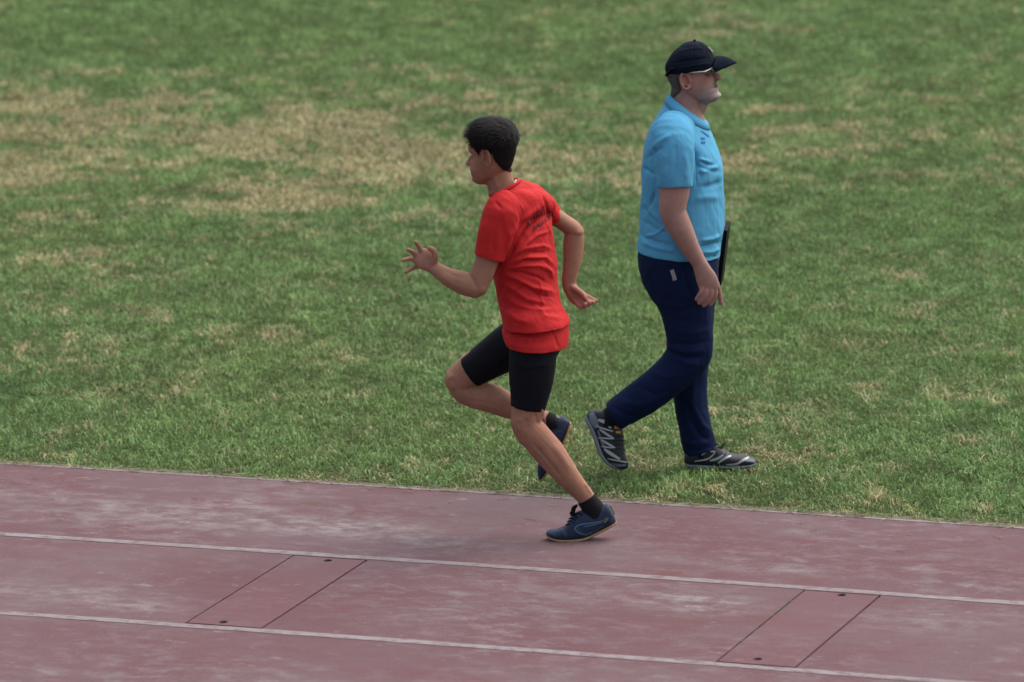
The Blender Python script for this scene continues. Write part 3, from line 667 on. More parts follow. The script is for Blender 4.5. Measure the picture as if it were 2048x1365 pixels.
stripes('side_overlay', s1, [([(1155, 1056), (1160, 1064), (1172, 1068), (1190, 1062), (1206, 1052)], 5.5), ([(1094, 1068), (1102, 1066), (1112, 1072)], 5), ([(1226, 1038), (1222, 1046)], 8), ([(1122, 1060), (1130, 1066), (1132, 1076)], 5)], M['shoe2'], s1, .0010)
stripes('heel_print', s1, [([(1217, 1036), (1208, 1046)], 3.2)], M['lime'], s1, .002)
S = Soup()
for k in range(4): x, y = 1140 - 3.0 * k + 6, 1036 + 6.0 * k - 4; S.add(*tube(YB, [(x - 5, y, -.01), (x, y - 2, -.026), (x + 8, y + 3, -.038)], .0028, n=6))
S.add(*tube(YB, [(1150, 1030, -.02), (1143, 1024, -.035), (1141, 1028, -.03), (1149, 1032, -.022)], .003, n=6)); S.add(*tube(YB, [(1150, 1030, -.02), (1158, 1026, -.04), (1164, 1031, -.042)], .003, n=6))
S.add(*tube(YB, [(1146, 1030, 0), (1147, 1018, 0), (1153, 1012, 0)], [.008, .009, .006], n=10)); link('laces', from_np('laces', S.v, S.f), M['black'], s1)
S = Soup(); S.add(*tube(YB, [(1221, 1012, .0), (1226, 1020, 0), (1229, 1027, 0)], .0028, n=8)); link('heel_tab', from_np('heel_tab', S.v, S.f), M['lime'], s1)
r2 = [((1142, 846), (1126, 833), .15, .022), ((1137, 860), (1108, 833), .15, .033), ((1130, 878), (1098, 850), .15, .036), ((1120, 899), (1090, 874), .15, .038), ((1108, 921), (1082, 900), .15, .043), ((1097, 940), (1077, 922), .15, .044), ((1088, 954), (1075, 940), .15, .034), ((1081, 963), (1076, 956), .15, .016)]
s2, so2 = shoe(YB, r2, M['shoe'], M['sole'], boy, 5.0)
stripes('side_overlay', s2, [([(1126, 838), (1134, 846)], 4), ([(1104, 872), (1118, 862), (1128, 866)], 3.5)], M['shoe2'], s2)
stripes('heel_print', s2, [([(1113, 832), (1119, 837)], 3.5)], M['lime'], s2, .002)
# ------------------------------------------------------------------ the walking man
g1 = G(1440, 934)
man = thing('person', 'man in sky blue polo, navy trousers and dark cap walking right on the grass', 'person', (g1[0], g1[1], 0))
HS = 1.08
mh_m = head_matrix((math.cos(math.radians(-12)), math.sin(math.radians(-12))), math.radians(-19), HS, (1371, 162), YM - .16, -1)
S = Soup(); Wm = head_parts(S, mh_m, HS, puff=.3, nose=1.15, chin=.004, back=.76)
S.add(*limb(YM, [(1378, 176, -.08, 32, .058), (1375, 195, -.08, 31.5, .057), (1371, 215, -.08, 36, .064), (1366, 240, -.08, 48, .10), (1362, 265, -.08, 60, .13)], n=24))
S.add(*limb(YM, [(1410, 199, -.08, 11, .028), (1400, 211, -.08, 16, .038), (1390, 226, -.08, 18, .04)]))          # soft flesh under the chin
MT = [(1336, 200, 1404, 242, .07, 8), (1318, 226, 1414, 252, .14, 9), (1299, 256, 1425, 272, .195, 10), (1289, 290, 1437, 303, .205, 10), (1283, 335, 1446, 338, .200, 10), (1282, 380, 1447, 374, .192, 10),
      (1280, 420, 1449, 416, .190, 10), (1278, 460, 1449, 456, .192, 10), (1275, 484, 1442, 487, .190, 10), (1273, 501, 1440, 513, .190, 10)]
mt = lambda g, rows=MT: [(a - g, b, c + g, d, -.08, h + g * .002, -math.radians(t)) for a, b, c, d, h, t in rows]
S.add(*slabs(YM, mt(-9)))
S.add(*slabs(YM, mt(-9, [(1275, 500, 1438, 512, .185, 10), (1282, 545, 1432, 560, .18, 10), (1300, 600, 1428, 600, .17, 10)])))
S.add(*limb(YM, [(1362, 580, -.16, 52, .08), (1374, 640, -.165, 40, .07), (1379, 690, -.165, 36, .065), (1374, 720, -.165, 34, .06)]))
S.add(*limb(YM, [(1376, 712, -.165, 32, .058), (1330, 760, -.16, 27, .052), (1285, 794, -.15, 25, .046), (1245, 820, -.14, 20, .038), (1215, 842, -.135, 18, .035)]))
S.add(*limb(YM, [(1380, 590, .0, 44, .08), (1384, 680, .0, 34, .065), (1382, 740, .0, 30, .06), (1383, 810, .0, 26, .052), (1394, 870, .0, 20, .04), (1404, 905, .0, 18, .036)]))
# near (right) arm, relaxed hand
S.add(*limb(YM, [(1348, 270, -.26, 34, .065), (1349, 320, -.29, 33, .062), (1349, 378, -.305, 31, .056), (1346, 405, -.31, 28.5, .052), (1346, 424, -.31, 27, .050), (1354, 444, -.31, 26, .048), (1366, 468, -.31, 23.5, .043), (1381, 497, -.305, 19, .034), (1396, 522, -.30, 15.5, .026), (1402, 534, -.30, 15.5, .024)]))
S.add(*limb(YM, [(1399, 527, -.30, 15, .025), (1406, 543, -.30, 18, .022), (1413, 558, -.30, 21, .020), (1418, 572, -.30, 21, .018), (1420, 580, -.30, 18, .015)]))
def fing(lst):
    for pts, r in lst: S.add(*tube(YM, pts, np.linspace(r, r * .85, len(pts)) * 1.15, n=10, sub=3))
fing([([(1428, 570, -.300), (1431, 585, -.300), (1428, 597, -.297), (1421, 609, -.293)], .0102), ([(1421, 573, -.304), (1422, 588, -.310), (1416, 601, -.308), (1408, 611, -.300)], .0104), ([(1414, 573, -.306), (1412, 588, -.314), (1406, 599, -.312), (1399, 606, -.304)], .0100),
      ([(1406, 570, -.304), (1403, 582, -.312), (1398, 591, -.312), (1393, 599, -.306)], .0090), ([(1420, 545, -.285), (1431, 562, -.270), (1438, 582, -.262), (1442, 606, -.262)], .0108)])
# far (left) arm reaches forward and down to carry the board
S.add(*limb(YM, [(1362, 268, .10, 34, .062), (1366, 330, .125, 31, .056), (1370, 395, .14, 27, .05), (1374, 425, .14, 25, .048)]))
S.add(*limb(YM, [(1373, 420, .14, 24, .047), (1388, 452, .14, 21, .042), (1404, 486, .135, 17, .033), (1414, 508, .13, 15, .026)]))
S.add(*limb(YM, [(1412, 504, .13, 15, .026), (1418, 520, .125, 18, .022), (1424, 536, .12, 18, .018)]))
fing([([(1424, 528, .11), (1434, 537, .10), (1440, 538, .098), (1441, 531, .100)], .0100), ([(1425, 534, .12), (1435, 543, .118), (1440, 545, .118), (1441, 538, .12)], .0104), ([(1424, 538, .13), (1433, 549, .135), (1438, 551, .138), (1439, 544, .14)], .0100),
      ([(1421, 540, .14), (1429, 553, .15), (1437, 556, .155), (1442, 550, .158)], .009), ([(1426, 518, .11), (1433, 512, .10), (1438, 504, .10)], .0108)])
me = remesh(S, .0034, 3, .5)
co = getco(me); Lm = local(co, mh_m, HS); inh = (np.abs(Lm).max(1) < .3)
rgb = np.tile(np.array([.262, .152, .122]), (len(co), 1)); rgb *= .92 + .16 * fbm(co[:, 0] * 16, co[:, 2] * 16 + co[:, 1] * 9, 33, 3)[:, None]
gs = lambda p, s: np.exp(-(((Lm - np.array(p)) / np.array(s)) ** 2).sum(1)) * inh
fn = fbm(Lm[:, 0] * 130, Lm[:, 2] * 130 + Lm[:, 1] * 90, 12, 3)
jaw = inh * smooth01((.078 - Lm[:, 2] + .42 * (Lm[:, 0] - .05) * (Lm[:, 0] < .05)) / .026) * smooth01((Lm[:, 0] - .004) / .02) * smooth01((Lm[:, 2] + .03) / .02)
shade(jaw * (.55 + .45 * fn), (.25, .20, .185), .85)
for sy in (-1, 1):
    shade(gs((.068, sy * .055, .088), (.022, .03, .016)), (.265, .095, .064), .75)
    shade(gs((-.006, sy * .080, .115), (.024, .02, .034)), (.29, .10, .075), .75)
    shade(np.clip(gs((.084, sy * .034, .115), (.012, .014, .005)) * 1.4, 0, 1), (.13, .075, .06), .45)
shade(np.clip(gs((.092, 0, .064), (.026, .032, .0075)) * 1.8, 0, 1), (.040, .034, .034), .9)                        # moustache
shade(np.clip(gs((.092, 0, .051), (.026, .027, .0052)) * 1.8, 0, 1), (.065, .022, .024), .95)                           # lips
shade(np.clip(gs((.092, 0, .020), (.016, .026, .016)) * 1.3, 0, 1) * (.5 + .5 * fn), (.38, .35, .34), .95)        # grey chin beard
shade(np.clip(gs((.112, 0, .080), (.014, .016, .012)), 0, 1), (.27, .098, .08), .8)                                # nose tip
hand = np.exp(-(((proj(co) - np.array([1418, 592])) / 26) ** 2).sum(1)); shade(np.clip(hand, 0, 1), (.26, .122, .10), .7)
paint(me, rgb); man_body = link('body', me, M['skin'], man)
for sy in (1, -1):
    b = bmesh.new(); bmesh.ops.create_uvsphere(b, u_segments=16, v_segments=10, radius=.0115 * HS, matrix=mh_m @ Matrix.Translation(Vector((.073, sy * .032, .113)) * HS)); em = bpy.data.meshes.new('eyeball'); b.to_mesh(em); b.free()
    link('eyeball', em, M['eye'], man)
HP2 = [(.03, .135), (.024, .122), (.017, .140), (-.006, .149), (-.026, .138), (-.031, .110), (-.034, .086), (-.050, .072), (-.075, .062), (-.14, .06), (-.14, .15), (.03, .15)]
HV, HF, HN, HL, HT = hair_shell(me, mh_m, HS, HP2, lambda L: .006 + 0 * L[:, 0], soft=.010)
link('hair', from_np('hair', HV, HF), M['grey'], man)

# cap: crown, peak, band, button, badge
S = Soup()
S.add(*slabs(YM, [(1384, 83, 1394, 83, -.08, .012, 0), (1370, 86.5, 1407, 86.5, -.08, .045, 0), (1359, 94, 1417, 95, -.08, .066, 0), (1346, 105, 1424, 106, -.08, .084, 0), (1336, 119, 1431, 118, -.08, .093, 0), (1331, 130, 1434, 124, -.08, .097, 0),
                  (1330, 141, 1434, 130, -.08, .097, 0), (1333, 147, 1431, 132, -.08, .094, 0)], n=44))
me = remesh(S, .0040, 3, .5)
folds(me, [([(1340, 128), (1375, 122), (1420, 116)], 3, -.003), ([(1352, 104), (1385, 98), (1416, 96)], 3, .002), ([(1389, 84), (1386, 105), (1378, 136)], 1.8, -.003), ([(1392, 84), (1410, 98), (1420, 128)], 1.8, -.0025), ([(1345, 140), (1380, 133), (1425, 126)], 3, .003)], noise=.004, nscale=20)
cap_o = link('cap', me, M['cap'], man)
hx = Vector(P(1431, 131, YM - .08)); V = []; Fc = []; nu, nv = 17, 9
for i in range(nu):                                           # peak: a curved sheet with thickness
    t = -1 + 2 * i / (nu - 1)
    root = P(1431 - 6 * t * t, 113 + 25 * t * t, YM - .08 + .082 * t)
    tip = P(1474 - 43 * t * t, 126 + 13 * t * t, YM - .08 + .078 * t)
    for j in range(nv):
        s = j / (nv - 1); p = root + (tip - root) * s; p = p + np.array([0, 0, .010 * math.sin(math.pi * s) * (1 - t * t) - .012 * t * t * s]); V.append(p)
for i in range(nu - 1):
    for j in range(nv - 1): q = i * nv + j; Fc.append((q, q + nv, q + nv + 1, q + 1))
pk = link('peak', from_np('peak', V, Fc), M['cap'], cap_o); sm = pk.modifiers.new('s', 'SOLIDIFY'); sm.thickness = .004; sm.offset = 0
S = Soup(); S.add(*tube(YM, [(1389, 83.5, -.08), (1389, 81.8, -.08)], [.008, .006], n=12)); link('button', from_np('button', S.v, S.f), M['cap'], cap_o)
S = Soup(); S.add(*tube(YM, [(1345, 138, -.16), (1336, 146, -.13), (1333, 151, -.08), (1336, 146, -.03)], .0065, n=8)); link('strap', from_np('strap', S.v, S.f), M['cap'], cap_o)
S = Soup(); S.add(*tube(YM, [(1418, 97, -.105), (1421, 100.5, -.1), (1424, 104, -.1)], .005, n=8)); link('badge', from_np('badge', S.v, S.f), M['tagm'], cap_o)
# glasses
gl = Soup(); z0 = .1225
def hp(x, y, z): return Wm([(x, y, z)])[0]
for sy in (-1, 1): gl.add(*loft3([(*hp(-.004, sy * .083, .1465), .0024, .0024), (*hp(.03, sy * .0835, .1385), .0024, .0024), (*hp(.078, sy * .073, .1245), .0024, .0024)], n=8))
gl.add(*loft3([(*hp(.078, .072, z0 + .002), .0026, .0026), (*hp(.101, .036, z0 + .003), .0026, .0026), (*hp(.107, 0, z0), .0026, .0026), (*hp(.101, -.036, z0 + .003), .0026, .0026), (*hp(.078, -.072, z0 + .002), .0026, .0026)], n=8))
glo = link('glasses', from_np('glasses', gl.v, gl.f), M['frame'], man)
for sy in (-1, 1):
    V = []; Fc = []
    for i in range(9):
        t = i / 8; x = .0775 + (.105 - .0775) * math.sin(t * math.pi / 2); y = sy * (.072 - .060 * t)
        hgt = .027 * math.sin(math.pi * (.12 + .80 * t)) ** .5
        V += [hp(x, y, z0 + .001), hp(x - .003, y, z0 + .001 - hgt)]
        if i: k = 2 * i; Fc.append((k - 2, k, k + 1, k - 1))
    ln = link('lens', from_np('lens', V, Fc), M['lens'], glo); so = ln.modifiers.new('s', 'SOLIDIFY'); so.thickness = .0015

# polo
S = Soup(); S.add(*slabs(YM, mt(0), n=48))
S.add(*limb(YM, [(1356, 246, -.20, 36, .06), (1348, 270, -.265, 42, .072), (1348, 305, -.292, 42, .075), (1349, 340, -.302, 39, .072), (1350, 374, -.308, 36, .066)], cap='flat', n=32))
S.add(*limb(YM, [(1360, 250, .04, 36, .06), (1362, 275, .105, 40, .07), (1364, 320, .125, 38, .07), (1368, 368, .135, 34, .064)], cap='flat', n=32))
me = remesh(S, .0039, 3, .45)
MFo = [([(1300, 300), (1318, 285), (1345, 268)], 6, .006), ([(1292, 320), (1308, 305), (1330, 292)], 5, -.006), ([(1303, 260), (1302, 290), (1306, 325)], 6, -.005), ([(1392, 300), (1398, 330), (1400, 360)], 5, -.008), ([(1396, 318), (1412, 322), (1422, 326)], 4, .005),
       ([(1394, 332), (1414, 340), (1440, 345)], 5, -.006), ([(1395, 345), (1420, 340), (1438, 332)], 6, .006), ([(1400, 375), (1425, 372), (1444, 362)], 7, -.007), ([(1385, 400), (1410, 395), (1440, 395)], 10, .006), ([(1285, 335), (1300, 345), (1312, 350)], 5, -.006),
       ([(1285, 400), (1302, 425), (1330, 450)], 6, .005), ([(1283, 440), (1310, 458), (1340, 468)], 6, -.005), ([(1282, 425), (1300, 405), (1312, 388)], 6, -.005), ([(1280, 470), (1310, 484), (1350, 492)], 5, -.007), ([(1279, 482), (1310, 495), (1360, 505)], 6, .006), ([(1400, 482), (1425, 478), (1442, 470)], 5, .007),
       ([(1398, 495), (1420, 492), (1440, 484)], 4, -.010), ([(1400, 505), (1424, 504), (1440, 496)], 5, .008), ([(1402, 515), (1420, 516), (1438, 510)], 4, -.005), ([(1330, 300), (1326, 330), (1328, 360)], 8, .004), ([(1368, 300), (1374, 330), (1372, 362)], 8, .004), ([(1350, 285), (1352, 320), (1348, 350)], 6, -.003), ([(1388, 292), (1395, 330), (1392, 372)], 3, -.010), ([(1310, 380), (1300, 410), (1288, 430)], 3.5, -.007), ([(1400, 322), (1415, 330), (1430, 330)], 3, -.006), ([(1330, 455), (1310, 470), (1285, 474)], 3.5, .006), ([(1310, 290), (1304, 320), (1308, 350)], 3, -.006)]
folds(me, MFo, noise=.009, nscale=13, seed=14)
polo = link('polo_shirt', me, M['polo'], man)
stripes('sleeve_hem', polo, [([(1313, 368), (1350, 372), (1385, 367)], 1.8)], M['polo'], polo, .0015)
stripes('hem_seam', polo, [([(1275, 504), (1300, 511), (1340, 518), (1375, 522)], 1.8), ([(1412, 523), (1426, 523), (1438, 518)], 1.8)], M['polo'], polo, .0015)
def band(Y0, rows, dy, th):
    rings = []; q = np.arange(48) * 2 * math.pi / 48
    for p0, p1, b in rows:
        a = P(*p0, Y0 + dy); c = P(*p1, Y0 + dy); C = (a + c) / 2; u = (c - a) / 2; w_ = unit(np.cross(unit(u), np.cross(unit((C - CAM) * np.array([1, 1, 0])), unit(u)))); rings.append(C + np.outer(np.cos(q), u) + np.outer(np.sin(q), w_) * b)
    V_, F_ = ringed(rings, False); return V_, F_
v_, f_ = band(YM, [((1343, 194), (1402, 240), .064), ((1339, 189), (1409, 240), .074), ((1334, 195), (1416, 247), .094), ((1329, 206), (1420, 259), .110)], -.08, .004)
cl = link('collar', from_np('collar', v_, f_), M['polo'], polo); so = cl.modifiers.new('s', 'SOLIDIFY'); so.thickness = .004; so.offset = 0
stripes('placket', polo, [([(1402, 262), (1410, 268), (1418, 274)], 3.0)], M['polodark'], polo, .002)
S = Soup()
for cx, cy, rx, ry in ((1405.5, 277.5, 3.6, 2.0), (1406, 285.5, 4.2, 2.2)): link('chest_print', from_np('chest_print', *blob_decal(polo, cx, cy, rx, ry, .0022)), M['polodark'], polo)
# trousers
S = Soup(); S.add(*slabs(YM, mt(0, [(1277, 490, 1437, 500, .184, 10), (1276, 520, 1437, 532, .186, 10), (1279, 548, 1436, 560, .186, 10), (1290, 578, 1434, 590, .182, 10), (1308, 604, 1430, 610, .172, 10), (1325, 625, 1426, 625, .15, 8)]), n=44))
S.add(*limb(YM, [(1366, 585, -.155, 62, .10), (1374, 625, -.16, 52, .092), (1378, 660, -.163, 47, .086), (1380, 690, -.165, 45.5, .083), (1374, 716, -.165, 44, .080), (1352, 742, -.163, 40, .076), (1328, 762, -.16, 38.5, .073), (1295, 788, -.152, 37, .07), (1262, 810, -.145, 34, .066), (1236, 827, -.14, 32, .062), (1226, 833, -.138, 31, .06)], cap='flat', n=32))
S.add(*limb(YM, [(1378, 600, .01, 52, .095), (1384, 660, .005, 42, .082), (1382, 720, .0, 36, .075), (1380, 770, .0, 34, .07), (1383, 810, .0, 32.5, .067), (1389, 848, .0, 32.5, .065), (1395, 880, .0, 34, .065), (1402, 904, .0, 34.5, .064)], cap='flat', n=32))
me = remesh(S, .0048, 4, .5)
TF = [([(1335, 690), (1365, 705), (1415, 702)], 6, .008), ([(1335, 702), (1370, 716), (1412, 716)], 4, -.008), ([(1345, 715), (1375, 728), (1405, 730)], 5, .007), ([(1340, 685), (1380, 690), (1424, 682)], 5, -.006), ([(1345, 660), (1385, 668), (1425, 658)], 7, .005),
      ([(1305, 600), (1335, 612), (1370, 612)], 6, .005), ([(1325, 625), (1350, 640), (1390, 642)], 6, -.005), ([(1300, 745), (1330, 755), (1370, 750)], 6, .006), ([(1240, 800), (1275, 812), (1310, 800)], 6, .006), ([(1222, 812), (1255, 832), (1280, 830)], 5, -.006), ([(1280, 775), (1310, 790), (1345, 778)], 5, -.005),
      ([(1388, 770), (1384, 810), (1404, 850), (1424, 868)], 6, .010), ([(1376, 800), (1380, 840), (1400, 872), (1424, 884)], 6, -.010), ([(1366, 885), (1395, 890), (1425, 880)], 5, .007), ([(1368, 900), (1395, 903), (1428, 893)], 4, -.006), ([(1300, 560), (1298, 590), (1312, 620)], 8, .004), ([(1362, 530), (1372, 560), (1378, 590)], 3, -.004)]
TF = [(a, b * 1.15, c * .58) for a, b, c in TF]
folds(me, TF, noise=.012, nscale=11, seed=19)
trou = link('trousers', me, M['navy'], man)
stripes('pocket_zip', trou, [([(1343.5, 540), (1347, 550), (1350, 561)], 8.0)], M['tagm'], trou, .002, False)
for rows in ([(1236, 828, -.14, 24, .044), (1222, 838, -.137, 24, .043), (1206, 848, -.135, 24, .04)], [(1400, 895, 0, 24, .043), (1402, 910, 0, 24, .043), (1400, 922, 0, 24, .04)]): sock(YM, rows, man)
# shoes
r3 = [((1170, 836), (1180, 821), -.135, .026), ((1174, 847), (1206, 821), -.135, .036), ((1180, 859), (1238, 840), -.135, .040), ((1187, 876), (1246, 863), -.135, .041), ((1193, 894), (1248, 886), -.132, .045), ((1201, 911), (1250, 905), -.13, .049), ((1213, 925), (1254, 918), -.125, .048), ((1229, 936), (1257, 927), -.12, .040), ((1245, 940), (1257, 934), -.12, .02)]
s3, so3 = shoe(YM, r3, M['trail'], M['greysole'], man, 9.0, 'black trainer with silver zigzag, heel lifted'); 
stripes('overlay', s3, [([(1192, 852), (1208, 858), (1226, 863)], 3.2), ([(1199, 859), (1212, 868), (1227, 877)], 4.5), ([(1196, 876), (1212, 877), (1228, 878)], 3.0), ([(1203, 880), (1216, 888), (1230, 896)], 4.5), ([(1202, 893), (1216, 895), (1230, 896)], 3.0), ([(1209, 899), (1222, 908), (1240, 919)], 6.5), ([(1215, 918), (1232, 921), (1253, 925)], 3.4), ([(1196, 840), (1210, 845), (1222, 856)], 7)], M['silver'], s3)
stripes('heel_overlay', s3, [([(1182, 826), (1187, 840), (1194, 856)], 15), ([(1196, 862), (1204, 884), (1214, 906)], 5)], M['greysole'], s3, .001)
stripes('toe_cap', s3, [([(1218, 928), (1232, 931), (1251, 931)], 7)], M['greysole'], s3, .001)
S = Soup()
for cx, cy, rx, ry in ((1234, 854, 5.5, 4.2), (1236, 865, 4.8, 2.4)): link('tongue_tag', from_np('tongue_tag', *blob_decal(s3, cx, cy, rx, ry, .004)), M['yellow'], s3)
S = Soup()
for k in range(4): y = 872 + 8.5 * k; S.add(*tube(YM, [(1232, y, -.178), (1240, y - 1, -.172), (1248, y + 1, -.15)], .0028, n=6))
link('laces', from_np('laces', S.v, S.f), M['rubber'], s3)
r4 = [((1369, 926), (1368, 914), 0, .026), ((1377, 931), (1376, 897), 0, .037), ((1396, 932), (1398, 884), 0, .041), ((1420, 933), (1424, 884), 0, .043), ((1440, 933), (1444, 898), 0, .047), ((1462, 933), (1464, 908), 0, .049), ((1486, 932), (1488, 911), 0, .046), ((1502, 931), (1503, 914), 0, .036), ((1512, 928), (1512, 919), 0, .018)]
s4, so4 = shoe(YM, r4, M['trail'], M['greysole'], man, 6.0, 'black trainer with silver zigzag, flat on the grass')
stripes('overlay', s4, [([(1403, 911), (1416, 903), (1431, 904)], 3.6), ([(1390, 923), (1416, 918), (1430, 906)], 3.2), ([(1420, 922), (1434, 918), (1446, 911)], 5), ([(1436, 927), (1448, 918), (1462, 912)], 5), ([(1452, 930), (1474, 928), (1492, 917)], 4), ([(1478, 925), (1488, 920), (1498, 915)], 5)], M['silver'], s4)
stripes('toe_cap', s4, [([(1492, 922), (1502, 921), (1510, 924)], 7)], M['greysole'], s4, .001)
S = Soup(); S.add(*tube(YM, [(1440, 896, -.01), (1447, 888, -.02), (1450, 890, -.03), (1442, 898, -.03)], .003, n=6)); S.add(*tube(YM, [(1440, 897, -.01), (1435, 888, -.03), (1432, 892, -.035)], .003, n=6))
for k in range(3): x = 1444 + 8 * k; y = 900 + 4 * k; S.add(*tube(YM, [(x, y - 1, .02), (x, y, -.01), (x - 1, y + 6, -.036)], .0028, n=6))
link('laces', from_np('laces', S.v, S.f), M['rubber'], s4)

# board carried in the far hand
cb0 = P(1448, 508, YM + .12)
cbd = thing('clipboard', 'black clipboard carried upright beside the walking man, seen edge-on', 'clipboard', tuple(P(1441, 566, YM + .12)))
ax_up = unit(P(1454, 452, YM + .12) - P(1440, 566, YM + .12)); ax_w = unit(np.array([.10, 1, 0]) - ax_up * (np.array([.10, 1, 0]) @ ax_up)); ax_t = np.cross(ax_up, ax_w)
def obox(c, hx_, hy_, hz_):
    V = [c + ax_t * hx_ * a + ax_w * hy_ * b + ax_up * hz_ * d for a in (-1, 1) for b in (-1, 1) for d in (-1, 1)]
    return V, [(0, 1, 3, 2), (4, 6, 7, 5), (0, 4, 5, 1), (2, 3, 7, 6), (0, 2, 6, 4), (1, 5, 7, 3)]
hz_ = np.linalg.norm(P(1454, 452, YM + .12) - P(1440, 566, YM + .12)) / 2; cc = (P(1454, 452, YM + .12) + P(1440, 566, YM + .12)) / 2
def bev(o, w_): b = o.modifiers.new('b', 'BEVEL'); b.width = w_; b.segments = 2
o = link('board', from_np('board', *obox(cc, .009, .115, hz_), False), M['board'], cbd); bev(o, .003)
link('paper', from_np('paper', *obox(cc + ax_t * .0105 - ax_up * .012, .001, .104, hz_ - .02), False), M['paper'], cbd)
o = link('clip', from_np('clip', *obox(cc + ax_t * .0135 + ax_up * (hz_ - .022), .003, .04, .018), False), M['steel'], cbd); bev(o, .002)
# ------------------------------------------------------------------ grass: blades on the field
def dry_map(x, y):
    """0 green .. 1 straw, following the worn band across the field"""
    co = np.stack([x, y, np.zeros_like(x)], 1); p = proj(co); u, v_ = p[:, 0], p[:, 1]
    g = lambda cx, cy, sx, sy, a: a * np.exp(-((u - cx) / sx) ** 2 - ((v_ - cy) / sy) ** 2)
    d = g(350, 270, 420, 88, .44) + g(800, 300, 330, 90, .34) + g(560, 405, 260, 45, .35) + g(1150, 310, 260, 90, .30) + g(1750, 270, 420, 95, .32) + g(50, 260, 200, 110, .30) + g(1450, 45, 150, 40, .30)
    d = d + g(100, 480, 260, 130, .18) + g(300, 720, 400, 160, .14) + g(1750, 860, 400, 110, .14) + g(1450, 900, 400, 80, .12) + g(1900, 560, 300, 100, .10) + g(950, 850, 300, 80, .12)
    for cx, cy, sx, sy in ((975, 208, 62, 14), (1070, 250, 45, 10), (855, 206, 40, 9), (690, 228, 55, 8), (560, 214, 38, 8), (555, 258, 50, 10), (720, 258, 70, 12), (150, 216, 70, 9), (180, 243, 55, 9), (70, 268, 65, 9), (320, 200, 40, 9), (320, 235, 60, 10), (410, 275, 80, 8), (520, 405, 80, 12), (420, 378, 80, 8),
                           (1550, 217, 50, 9), (1542, 258, 32, 8), (1470, 318, 40, 10), (190, 143, 40, 6), (400, 148, 45, 6), (600, 112, 70, 6), (1100, 90, 40, 6), (1340, 185, 50, 5), (890, 160, 70, 6), (1040, 162, 40, 6), (520, 310, 60, 9), (330, 640, 70, 16), (860, 300, 80, 14), (760, 330, 80, 12), (1000, 340, 60, 12), (60, 350, 60, 12)):
        d = d + g(cx, cy, sx, sy, .50)
    a, b = toAB(np.stack([x, y], 1)); e = b - LW
    d = d + .40 * np.exp(-np.clip(e, 0, 9) / .14)
    n1 = fbm(x * 1.1, y * .55, 41, 4); n2 = fbm(x * 2.6, y * 3.2, 57, 4); n3 = fbm(x * 14, y * 9, 63, 3)
    return np.clip(d * (.05 + 1.85 * n2) + (n1 - .5) * .45 + (n2 - .5) * .55 + (n3 - .5) * .95 + .05, 0, 1), e, n3
